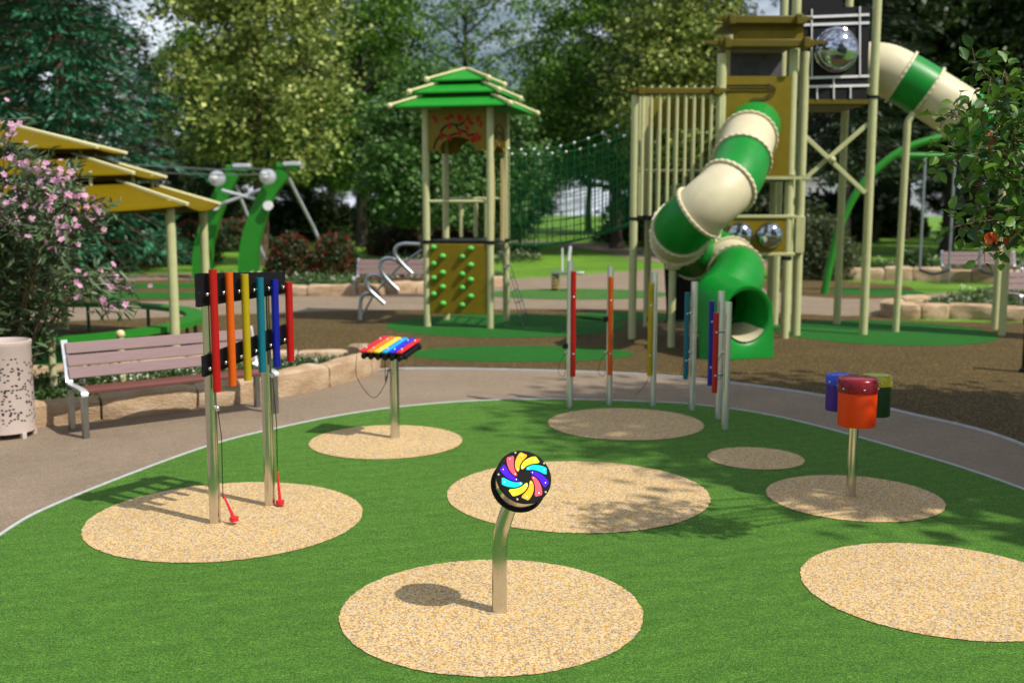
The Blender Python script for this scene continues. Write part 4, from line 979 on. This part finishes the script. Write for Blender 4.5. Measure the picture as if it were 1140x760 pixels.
# ================================================================== SPRING SEESAW, BOLLARD
q = G(632, 324); root = thing('spring_rocker', q, 'grey board spring rocker with upright handle on the far green patch', 'spring rocker'); Y = q.y
MB().box((at(632, 303, Y).x, Y, zt(303.5, Y)), (.80, .3, .06)).build('seat_board', 'galvanised', root, bevel=.02)
MB().tube([Vector((at(624, 0, Y).x-.09+.085*math.cos(a*.9), Y+.085*math.sin(a*.9), .03+a*.0115)) for a in range(0, 36)], .03, 6).build('spring', 'spring_yellow', root)
MB().tube([at(633, 303, Y), at(633, 290, Y), at(635, 274, Y)], .035, 8).build('handle', 'lattice_white', root)
MB().cyl(at(626, 303, Y+.2), at(626, 276, Y+.2), .02, 8).build('handle', 'lattice_white', root)
q = G(1143, 415); root = thing('dark_bollard', q, 'black post standing on the mulch at the right edge of the picture', 'bollard')
MB().lathe([(.09, 0), (.09, .05), (.065, .07), (.065, .62), (.08, .64), (.08, .70), (.03, .74)], q, None, 20).build('shaft', 'black_plastic', root); MB().cyl(q, q+Vector((0, 0, .02)), .12, 20).build('base_plate', 'black_plastic', root)

# ================================================================== TREES AND SHRUBS
def branch_pts(p0, p1, lift, n=6, wob=.06):
    L = (p1-p0).length; out = []
    for i in range(n+1):
        t_ = i/n; q = p0.lerp(p1, t_); q.z += lift*math.sin(PI*t_)*L*.15
        if 0 < i < n: q += Vector((random.gauss(0, wob), random.gauss(0, wob), random.gauss(0, wob)))*L*.3
        out.append(q)
    return out
def tree(root, h, cb, cr, tr, leaf, leafsz, nleaf, bark='bark', profile=None, nl=16, crs=.55, fork=False, asp=.6):
    prof = profile or (lambda t_: (math.sin(PI*min(1, .12+.88*t_))**.6)*(1-.25*t_))
    mb = MB(); tp = [Vector((0, 0, -.1))]; k = 8
    dx, dy = random.uniform(-.04, .04), random.uniform(-.04, .04)
    for i in range(1, k+1):
        z = h*.93*i/k; tp.append(Vector((dx*z+random.gauss(0, .06), dy*z+random.gauss(0, .06), z)))
    tp = spline(tp, 3); mb.tube(tp, [tr*(1.35 if i == 0 else 1)*(1-.92*(i/(len(tp)-1))) for i in range(len(tp))], 10)
    C = []; 
    for l in range(nl):
        t0 = (l+random.random()*.6)/nl; z0 = cb*.8+(h*.82-cb*.8)*t0; i0 = min(len(tp)-2, int(z0/(h*.93)*(len(tp)-1))); b0_ = tp[i0]
        z1 = z0 + h*.14*random.uniform(.4, 1.1); tt = min(1, max(0, (z1-cb)/(h-cb))); rr = cr*prof(tt)*random.uniform(.75, 1.0); an = l*2.4+random.uniform(-.4, .4)
        e = Vector((b0_.x+rr*math.cos(an), b0_.y+rr*math.sin(an), min(z1, h))); bp_ = branch_pts(b0_, e, -.6 if random.random() < .5 else .6)
        r0 = tr*(.42-.2*t0); mb.tube(bp_, [max(.015, r0*(1-.85*i/6)) for i in range(7)], 6)
        for s in range(6):
            f = random.uniform(.4, 1); q = bp_[int(f*5.99)]
            e2 = q+Vector((random.gauss(0, 1), random.gauss(0, 1), random.gauss(.2, .7)))*cr*.24; mb.tube([q, q.lerp(e2, .5)+Vector((0, 0, .05)), e2], [r0*.3, r0*.2, .012], 5); C.append(e2); C.append(q.lerp(e2, .6))
        C.append(e)
    m = int(len(C)*1.1)
    for _ in range(m):        # shell clumps
        t_ = random.random(); an = random.uniform(0, 2*PI); rr = cr*prof(t_)*random.uniform(.35, 1)**.6*random.uniform(.8, 1.12); C.append(Vector((rr*math.cos(an)+dx*h*t_, rr*math.sin(an)+dy*h*t_, cb+(h-cb)*t_)))
    mb.build('trunk', bark, root, angle=80)
    C = np.array([tuple(c) for c in C]); per = max(1, nleaf//len(C)); cs = np.repeat(C, per, 0)
    sz = np.repeat(RNG.uniform(.5, 1.3, len(C)), per)*crs
    P_ = cs + RNG.normal(size=cs.shape)*sz[:, None]*np.array([1, 1, .6])
    P_ = P_[P_[:, 2] > cb*.8]
    leaf_mesh('crown', P_, leafsz, leaf, root, aspect=asp, up=.35)
def conifer(root, h, cb, cr, tr, leaf, n, bark='bark', droop=.25, sz=.28):
    mb = MB(); mb.tube([Vector((0, 0, -.1)), Vector((0, 0, h*.5)), Vector((0, 0, h))], [tr, tr*.6, .03], 10)
    P_ = []; D = []; z = cb; 
    while z < h*.985:
        t_ = (z-cb)/(h-cb); L = cr*(1-t_)**.8*random.uniform(.75, 1.1)+.15; nb = random.randint(5, 7); a0 = random.uniform(0, 6)
        for b_ in range(nb):
            a = a0+2*PI*b_/nb+random.gauss(0, .15); ll = L*random.uniform(.7, 1.1); dz = -droop*random.uniform(.3, 1.2)*ll
            e = Vector((ll*math.cos(a), ll*math.sin(a), z+dz)); c = Vector((ll*.5*math.cos(a), ll*.5*math.sin(a), z+dz*.2+.05*ll)); mb.tube([(0, 0, z), c, e], [.05*(1-t_)+.015, .03, .01], 5)
            m = int(n*ll/cr)
            for _ in range(m):
                f = random.random()**.7; q = Vector((0, 0, z)).lerp(c, f*2) if f < .5 else c.lerp(e, f*2-1); w = .30*ll*(1-.75*f)+.08
                s = random.uniform(-1, 1); pp = q+Vector((-math.sin(a)*s*w, math.cos(a)*s*w, -abs(random.gauss(0, .10))-abs(s)*.05))
                P_.append(tuple(pp)); D.append((math.cos(a)+(-math.sin(a))*s*.8, math.sin(a)+math.cos(a)*s*.8, -.15-random.random()*.5))
        z += (h-cb)*.026*random.uniform(.8, 1.2)
    mb.build('trunk', bark, root, angle=80)
    leaf_mesh('crown', P_, sz, leaf, root, aspect=.30, up=.9, D=D, fold=.05)
def place(proto, X, Y, label, rz=0, s=1, name=None, used={}):
    if proto in used: o = copy_tree(proto)
    else: o = proto; used[proto] = 1
    o.location = (X, Y, 0 if Y < 140 else -1); o.rotation_euler.z = rz; o.scale = (s, s, s); o['label'] = label; o['category'] = 'tree'; return o
def xat(px_, Y): return (px_-570)/FPX*Y*1.0
spruce = thing('spruce_tree', (0, 0, 0), 'x', 'tree', world=False); conifer(spruce, 17, .9, 4.7, .28, 'leaf_spruce', 190, droop=.26, sz=.28)
maple = thing('maple_tree', (0, 0, 0), 'x', 'tree', world=False); tree(maple, 13.5, 3.5, 3.6, .24, 'leaf_maple', .19, 25000, nl=18, crs=.42, asp=.8)
oak = thing('broadleaf_tree', (0, 0, 0), 'x', 'tree', world=False); tree(oak, 17, 4.0, 6.2, .36, 'leaf_oak', .22, 40000, nl=22, bark='bark_dark', crs=.48, asp=.7)
ash = thing('forked_tree', (0, 0, 0), 'x', 'tree', world=False); tree(ash, 18, 4.2, 6.0, .30, 'leaf_oak', .22, 12500, nl=20, bark='bark_dark', crs=.42, asp=.7)
young = thing('young_tree', (0, 0, 0), 'x', 'tree', world=False); tree(young, 7.2, 1.5, 2.6, .13, 'leaf_fresh', .20, 13000, nl=14, crs=.34, asp=.7)
pine = thing('pine_tree', (0, 0, 0), 'x', 'tree', world=False); conifer(pine, 18, 3.6, 4.6, .26, 'leaf_pine', 75, bark='bark_dark', droop=.12, sz=.40)
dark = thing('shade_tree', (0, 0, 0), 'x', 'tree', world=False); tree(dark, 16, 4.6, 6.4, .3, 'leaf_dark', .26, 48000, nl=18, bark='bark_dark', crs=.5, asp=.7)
T_ = [
 (spruce, 78, 33, 'blue-green spruce with drooping boughs behind the golden canopy', 0, .98),
 (spruce, -80, 31, 'blue-green spruce cut off by the left edge of the picture', 2, .95),
 (maple, 290, 37, 'yellow-green maple with a brown trunk behind the zip-line arches', .6, 1.0),
 (oak, 403, 52, 'mid-green broadleaf tree with a thick grey trunk left of the roofed tower', 0, .80),
 (ash, 522, 60, 'open-crowned dark-limbed tree behind the roofed tower with sky between its branches', 1, .95),
 (oak, 686, 50, 'large full green tree behind the net bridge', 2.4, .84),
 (maple, 762, 44, 'pale yellow-green tree rising behind the vertical-bar cage', 2.8, .98),
 (dark, 1052, 46, 'dark green tree filling the top right behind the high platform', 0, 1.0),
 (pine, 938, 41, 'dark pine with a straight trunk seen between the cross braces and the swing arch', 1, .9),
 (dark, 1160, 44, 'dark tree at the right edge behind the long tube slide', 2, .98),
 (pine, 1082, 55, 'slender pine far behind the swing chains', 2, 1.05),
 (oak, 218, 60, 'broad green tree between the spruce and the maple, farther back', 4, .66),
 (dark, 290, 72, 'added dark tree directly behind the maple, farther back', 5.0, .80),  # dark backdrop trees added here to deepen shade inside the nearer crowns
 (dark, 400, 76, 'added dark tree directly behind the thick grey trunk', .7, .85),
 (dark, 655, 78, 'added dark tree behind the full green tree at the net bridge', 2.6, .85),
 (dark, 345, 66, 'dark tree far back, right of the maple', 1.5, .75),
 (pine, 165, 56, 'dark pine behind the boughs of the spruce', .3, .62),
 (dark, 20, 50, 'dark tree behind the spruce at the far left', 3.3, .9),
 (dark, 480, 68, 'dark tree far behind the roofed tower roof, on its left', 4.1, .62),
 (oak, 590, 72, 'green tree far behind the net bridge, left of the full green one', 5.0, .6),
 (dark, 752, 72, 'dark tree far behind the cage of bars', 5.2, .85),
 (dark, 960, 62, 'tall dark tree behind the dome panel', 3.7, .85),
 (pine, 1005, 64, 'straight dark pine far back between the right-hand posts', 5, 1.1),
 (dark, 1100, 74, 'dark tree farthest back on the right', .9, 1.1),
 (oak, 820, 74, 'green tree farthest back behind the middle platform roof', 1.1, .66),
 (dark, 345, 60, 'small dark tree in the gap right of the maple trunk', 3, .34),
 (dark, 432, 64, 'small dark tree just right of the thick grey trunk', 4.4, .36),
 (dark, 232, 56, 'small dark tree behind the left zip-line arch', 2.9, .36),
 (dark, 850, 60, 'small dark tree in the gap right of the spiral slide', 1.2, .36),
 (dark, 972, 58, 'small dark tree between the right-hand posts', 5.5, .33),
 (dark, 1052, 66, 'small dark tree behind the swing chains', 2.1, .36),
 (dark, 1120, 60, 'small dark tree under the hanging bough at the right', .5, .38),
 (dark, 745, 62, 'small dark tree seen low between the cage bars', .2, .4),
 (young, 470, 41, 'light green young tree seen through the roofed tower', 0, 1.0),
 (young, 545, 44, 'light green young tree behind the right side of the roofed tower', 2, 1.0),
 (young, 578, 52, 'small green tree behind the left half of the net bridge', 4, .72),
 (young, 716, 54, 'small leafy tree behind the net bridge at the cage posts', 1, .7),
]
for p_, px_, Y, lab, rz, s in T_: place(p_, xat(px_, Y), Y, lab, rz, s)

def bush(name, px_, Y, w, h, leaf, n, size, label, cat='shrub', red=0, group=None, cone=False, asp=.55):
    x = xat(px_, Y); root = thing(name, (x, Y, 0), label, cat, group)
    n_ = n; v = RNG.normal(size=(n_, 3)); v /= np.linalg.norm(v, axis=1)[:, None]; v[:, 2] = np.abs(v[:, 2]); f = RNG.uniform(.45, 1.0, n_)**.5
    lump = 1+.16*np.sin(v[:, 0]*7+px_)*np.sin(v[:, 1]*6+v[:, 2]*5)+.06*RNG.normal(size=n_)
    P_ = v*f[:, None]*lump[:, None]*np.array([w, w*.9, h])
    if cone: P_[:, :2] *= (1.25-.95*np.clip(P_[:, 2:3]/h, 0, 1))
    P_ += np.array([x, Y, .04]); D = v.copy(); D[:, 2] += .5
    leaf_mesh('foliage', P_, size, leaf, root, aspect=asp, up=.3, D=D+RNG.normal(size=v.shape)*.5)
    mb = MB()
    for k in range(9):
        a = 2*PI*k/9+random.random(); e = Vector((x+.6*w*math.cos(a), Y+.6*w*math.sin(a), h*random.uniform(.5, .8))); mb.tube([Vector((x, Y, -.05)), Vector((x, Y, 0)).lerp(e, .5)+Vector((0, 0, .1)), e], [.035, .022, .008], 5)
    mb.build('stem', 'bark', root)
    if red:
        v = RNG.normal(size=(red, 3)); v /= np.linalg.norm(v, axis=1)[:, None]; v[:, 2] = np.abs(v[:, 2])*1.1
        P_ = v*np.array([w, w*.9, h])*1.0+np.array([x, Y, .05]); P_ = np.repeat(P_, 5, 0)+RNG.normal(size=(red*5, 3))*.035
        rs = leaf_mesh('red_shoots', P_, size*.85, 'leaf_red', root, aspect=.4, D=np.repeat(v, 5, 0)+RNG.normal(size=(red*5, 3))*.5); rs['kind'] = 'stuff'
g_ = 'red-tipped round bushes'
bush('photinia_bush', 325, 30.6, .70, 1.12, 'leaf_bush', 9000, .085, 'round bush with red shoots just right of the zip-line arches, left of two', red=340, group=g_)
bush('photinia_bush', 373, 30.6, .72, 1.14, 'leaf_bush', 9000, .085, 'round bush with red shoots above the stone edging, right of two', red=340, group=g_)
bush('photinia_bush', 162, 36, .78, 1.1, 'leaf_bush', 8000, .10, 'red-tipped bush seen under the golden canopy beside its posts', red=260, group=g_)
bush('photinia_bush', 215, 38, .9, 1.35, 'leaf_bush', 8000, .10, 'red-tipped bush behind the foot of the left zip-line arch', red=260, group=g_)
bush('photinia_bush', 442, 44, 1.2, 1.1, 'leaf_bush', 9000, .12, 'red-tipped bush left of the roofed tower beyond the bench', red=260, group=g_)
bush('photinia_bush', 505, 45, 1.1, 1.0, 'leaf_bush', 7000, .12, 'red-tipped bush seen above the climbing wall through the roofed tower', red=200, group=g_)
bush('photinia_bush', 265, 48, 1.5, 1.25, 'leaf_bush', 9000, .13, 'wide red-tipped bush between the two zip-line arches, farther back', red=160, group=g_)
bush('conical_bush', 128, 34, 1.0, 2.2, 'leaf_olive', 9000, .14, 'olive conical conifer bush under the golden canopy', cone=True, asp=.3)
bush('conical_bush', 60, 38, 1.1, 2.1, 'leaf_olive', 8000, .14, 'olive bush behind the pink-flowered shrub', cone=True, asp=.3)
bush('round_bush', 912, 30.5, 1.05, 1.65, 'leaf_olive', 10000, .13, 'grey-green rounded bush between the slide tower posts and the swing arch', asp=.35)
bush('low_plant', 1020, 31.5, .45, .75, 'leaf_cover', 2500, .09, 'low mauve-tinged plant by the stone edging behind the swing')
# dark shrubs under the far trees, shade put into their leaf colour
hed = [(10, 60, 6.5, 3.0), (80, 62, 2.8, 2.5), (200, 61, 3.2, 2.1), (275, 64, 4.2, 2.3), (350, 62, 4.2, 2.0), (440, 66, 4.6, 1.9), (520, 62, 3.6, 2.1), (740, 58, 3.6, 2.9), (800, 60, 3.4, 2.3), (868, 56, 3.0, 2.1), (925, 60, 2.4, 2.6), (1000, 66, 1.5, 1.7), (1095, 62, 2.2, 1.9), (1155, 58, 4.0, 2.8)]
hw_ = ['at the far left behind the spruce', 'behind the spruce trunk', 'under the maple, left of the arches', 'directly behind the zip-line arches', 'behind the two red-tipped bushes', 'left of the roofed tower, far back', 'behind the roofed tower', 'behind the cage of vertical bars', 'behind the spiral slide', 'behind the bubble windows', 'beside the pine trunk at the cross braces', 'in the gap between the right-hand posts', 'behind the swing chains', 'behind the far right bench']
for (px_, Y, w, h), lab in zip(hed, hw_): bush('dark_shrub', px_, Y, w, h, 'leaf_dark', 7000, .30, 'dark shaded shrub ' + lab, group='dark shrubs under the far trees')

# --- pink flowering oleander beside the bin
ox, oy = -5.55, 11.3
root = thing('oleander', (ox, oy, 0), 'pink-flowered leafy shrub leaning in at the left edge above the bin', 'flowering shrub')
mb = MB(); LP, LD, FP = [], [], []
for k in range(74):
    a = random.uniform(0, 2*PI); el = random.triangular(.12, 1.45, .8); Ls = random.uniform(1.25, 1.62)*(1+.35*math.sin(el)**3*1.1)
    e = Vector((ox+Ls*math.cos(a)*math.cos(el)*.95, oy+Ls*math.sin(a)*math.cos(el)*.8, .95+Ls*math.sin(el)*1.02))
    b_ = Vector((ox+.15*math.cos(a), oy+.15*math.sin(a), 0)); mid = b_.lerp(e, .55)+Vector((0, 0, .45)); sp = spline([b_, mid, e], 8)
    if el < .45: sp = spline([b_, mid, e+Vector((0, 0, -.25))], 8)
    mb.tube(sp, [.016-.013*i/(len(sp)-1) for i in range(len(sp))], 6)
    for i in range(4, len(sp)):
        for _ in range(12):
            q = sp[i-1].lerp(sp[i], random.random())+Vector((random.gauss(0, .06), random.gauss(0, .06), random.gauss(0, .06)))
            d = (sp[i]-sp[i-1]).normalized()*.9+Vector((random.gauss(0, .7), random.gauss(0, .7), random.gauss(-.35, .6))); LP.append(tuple(q)); LD.append(tuple(d))
    for _ in range(13): FP.append(sp[-1].lerp(sp[-4], random.random())+Vector((random.gauss(0, .10), random.gauss(0, .10)-.06, random.gauss(.03, .09))))
mb.build('stem', 'twig', root)
leaf_mesh6('foliage', LP, .155, 'leaf_oleander', root, aspect=.20, up=.4, D=LD, fold=.04, curl=.3)
mb = MB()
for q in FP:
    ax = Vector((random.gauss(0, .6), random.gauss(-.5, .6), random.gauss(.5, .5))).normalized(); u = ax.orthogonal().normalized(); w = ax.cross(u); s = random.uniform(.026, .040); ph = random.random()
    for k in range(5):
        a = 2*PI*k/5+ph; d = u*math.cos(a)+w*math.sin(a); t_ = ax.cross(d)
        mb.add([q, q+d*s*.55+t_*s*.40+ax*s*.2, q+d*s*1.0+t_*s*.28+ax*s*.12, q+d*s*1.05-t_*s*.2+ax*s*.14, q+d*s*.55-t_*s*.40+ax*s*.2], [[0, 1, 2, 3, 4]])
mb.build('flowers', 'petal_pink', root, smooth=False)

# --- near tree at the right whose boughs hang into the picture
tx0, ty0 = 5.3, 6.9
root = thing('fruit_tree', (tx0, ty0, .004), 'leafy bough hanging in from the right edge with a few red leaves', 'tree')
mb = MB(); LP, LD, RP, RD_ = [], [], [], []
mb.tube([(tx0, ty0, -.1), (tx0+.03, ty0-.03, 1.2), (tx0-.05, ty0, 2.4), (tx0+.05, ty0, 3.6), (tx0, ty0+.1, 4.8)], [.14, .11, .09, .06, .02], 12)
def bough(pts, dens, r0=.02, leafy=.35, spread=.10):
    sp = spline(pts, 8); mb.tube(sp, [max(.003, r0*(1-.9*i/(len(sp)-1))) for i in range(len(sp))], 6)
    for i in range(int(len(sp)*leafy), len(sp)):
        for _ in range(dens):
            q = sp[i-1].lerp(sp[i], random.random()); tw = q+Vector((random.gauss(0, spread), random.gauss(0, spread), random.gauss(0, spread)))
            if random.random() < .35: mb.tube([q, tw], [.003, .0015], 4)
            d = (tw-q).normalized()+Vector((random.gauss(0, .5), random.gauss(0, .5), random.gauss(-.35, .4))); LP.append(tuple(tw)); LD.append(tuple(d))
B0 = Vector((tx0-.05, ty0, 2.3)); A_ = lambda x, y, Y: at(x, y, Y)
for tgt in ([(1165, 190, 6.3), (1110, 140, 6.0), (1048, 128, 5.85)], [(1170, 200, 6.2), (1115, 170, 5.9), (1040, 175, 5.8)], [(1160, 150, 6.4), (1120, 105, 6.2), (1085, 70, 6.1)], [(1170, 180, 6.1), (1130, 130, 6.0), (1118, 78, 5.9)],
            [(1175, 210, 6.2), (1125, 195, 6.1), (1075, 205, 6.0)], [(1180, 200, 6.4), (1130, 160, 6.3), (1070, 150, 6.1)], [(1165, 160, 6.0), (1135, 130, 5.8), (1095, 115, 5.7)]):
    bough([B0+Vector((0, 0, .4))]+[A_(*q) for q in tgt], 6, .010, .46, .055)
for tgt in ([(1180, 250, 6.2), (1130, 242, 6.0), (1062, 252, 5.9)], [(1180, 258, 6.1), (1140, 262, 6.0), (1095, 280, 5.95)], [(1180, 245, 6.3), (1135, 235, 6.1), (1090, 236, 6.0)]):
    bough([B0+Vector((0, 0, -.2))]+[A_(*q) for q in tgt], 6, .012, .45, .045)
for (x, y) in ((1101, 262), (1125, 257), (1106, 152)):
    for _ in range(3 if y > 200 else 2): RP.append(tuple(A_(x+random.uniform(-2, 2), y+random.uniform(-4, 3), 5.95))); RD_.append((random.gauss(0, .3), random.gauss(0, .2), -1))
for k in range(95):     # rest of the crown, outside the frame
    a = random.uniform(-PI, PI); el = random.uniform(-.1, 1.3); L = random.uniform(1.2, 2.5)
    e = Vector((tx0+.9+L*math.cos(a)*math.cos(el), ty0+.1+L*math.sin(a)*math.cos(el)*1.15, 3.5+L*math.sin(el)*.95))
    if e.y < 6.7 or e.x < .53*e.y+.6: continue
    bough([Vector((tx0, ty0, 2.2+random.random()*1.6)), Vector((tx0, ty0, 3)).lerp(e, .5)+Vector((0, 0, .2)), e], 22, .03, .30, .26)
mb.build('trunk', 'bark', root)
# folded leaves with two halves each
leaf_mesh6('crown', LP, .070, 'leaf_fruit_tree', root, aspect=.62, up=.35, D=LD)
leaf_mesh6('red_leaves', RP, .07, 'leaf_autumn', root, aspect=.75, up=.2, D=RD_)
# taller park tree outside the frame on the right: it shades the path and the drums
st = copy_tree(young); st['label'] = 'leafy tree standing out of view right of the drum pad, nearest the camera'; st.location = (7.95, 7.3, 0); st.scale = (1.25, 1.2, 1.3)
st = copy_tree(young); st['label'] = 'leafy tree standing out of view right of the path'; st.location = (10.9, 8.6, 0); st.scale = (.8, .8, .85)

# ================================================================== LIGHT, SKY, CAMERA
EL, AZ = R(50), math.atan2(-.52, .80)          # direction towards the sun
sv = Vector((math.cos(EL)*math.cos(AZ), math.cos(EL)*math.sin(AZ), math.sin(EL)))
L = bpy.data.lights.new('sun', 'SUN'); L.energy = 4.7; L.angle = R(.9); L.color = (1, .94, .84)
so = bpy.data.objects.new('sun', L); col.objects.link(so); so.rotation_euler = (-sv).to_track_quat('-Z', 'Y').to_euler()
w = bpy.data.worlds.new('World'); sc.world = w; w.use_nodes = True; t = w.node_tree
sky = t.nodes.new('ShaderNodeTexSky'); sky.sky_type = 'NISHITA'; sky.sun_disc = False; sky.sun_elevation = EL; sky.sun_rotation = math.atan2(sv.x, sv.y)
bg = t.nodes['Background']; bg.inputs['Strength'].default_value = .056
tc = t.nodes.new('ShaderNodeTexCoord'); sx = t.nodes.new('ShaderNodeSeparateXYZ'); t.links.new(tc.outputs['Generated'], sx.inputs[0])
mxz = N(t, 'ShaderNodeMath', operation='MAXIMUM'); mxz.inputs[1].default_value = .03; t.links.new(sx.outputs['Z'], mxz.inputs[0])
cb_ = t.nodes.new('ShaderNodeCombineXYZ'); t.links.new(sx.outputs['X'], cb_.inputs[0]); t.links.new(sx.outputs['Y'], cb_.inputs[1]); t.links.new(mxz.outputs[0], cb_.inputs[2])
t.links.new(cb_.outputs[0], sky.inputs['Vector'])
mp = t.nodes.new('ShaderNodeMapping'); mp.inputs['Scale'].default_value = (1, 1, 2.6); t.links.new(tc.outputs['Generated'], mp.inputs['Vector'])
nz = N(t, 'ShaderNodeTexNoise', Scale=2.6, Detail=7, Roughness=.6); t.links.new(mp.outputs[0], nz.inputs['Vector'])
cl = ramp(t, nz.outputs['Fac'], [(.42, (0, 0, 0)), (.58, (1, 1, 1))])
t.links.new(mixc(t, cl, sky.outputs[0], (16.5, 17.8, 20.0)), bg.inputs['Color'])

cam = bpy.data.cameras.new('camera'); co = bpy.data.objects.new('camera', cam); col.objects.link(co); sc.camera = co
co.location = (0, 0, CAMH); co.rotation_euler = (PI/2-TH, 0, 0); cam.sensor_width = 36; cam.lens = 36*FPX/1140; cam.clip_end = 3000
cam.dof.use_dof = True; cam.dof.focus_distance = 5.65; cam.dof.aperture_fstop = 1.85
sc.render.engine = 'CYCLES'; sc.cycles.use_denoising = True
sc.render.resolution_x = 1024; sc.render.resolution_y = 682
vs = sc.view_settings; vs.view_transform = 'Standard'; vs.look = 'None'; vs.exposure = .1; vs.gamma = 1; vs.use_curve_mapping = False
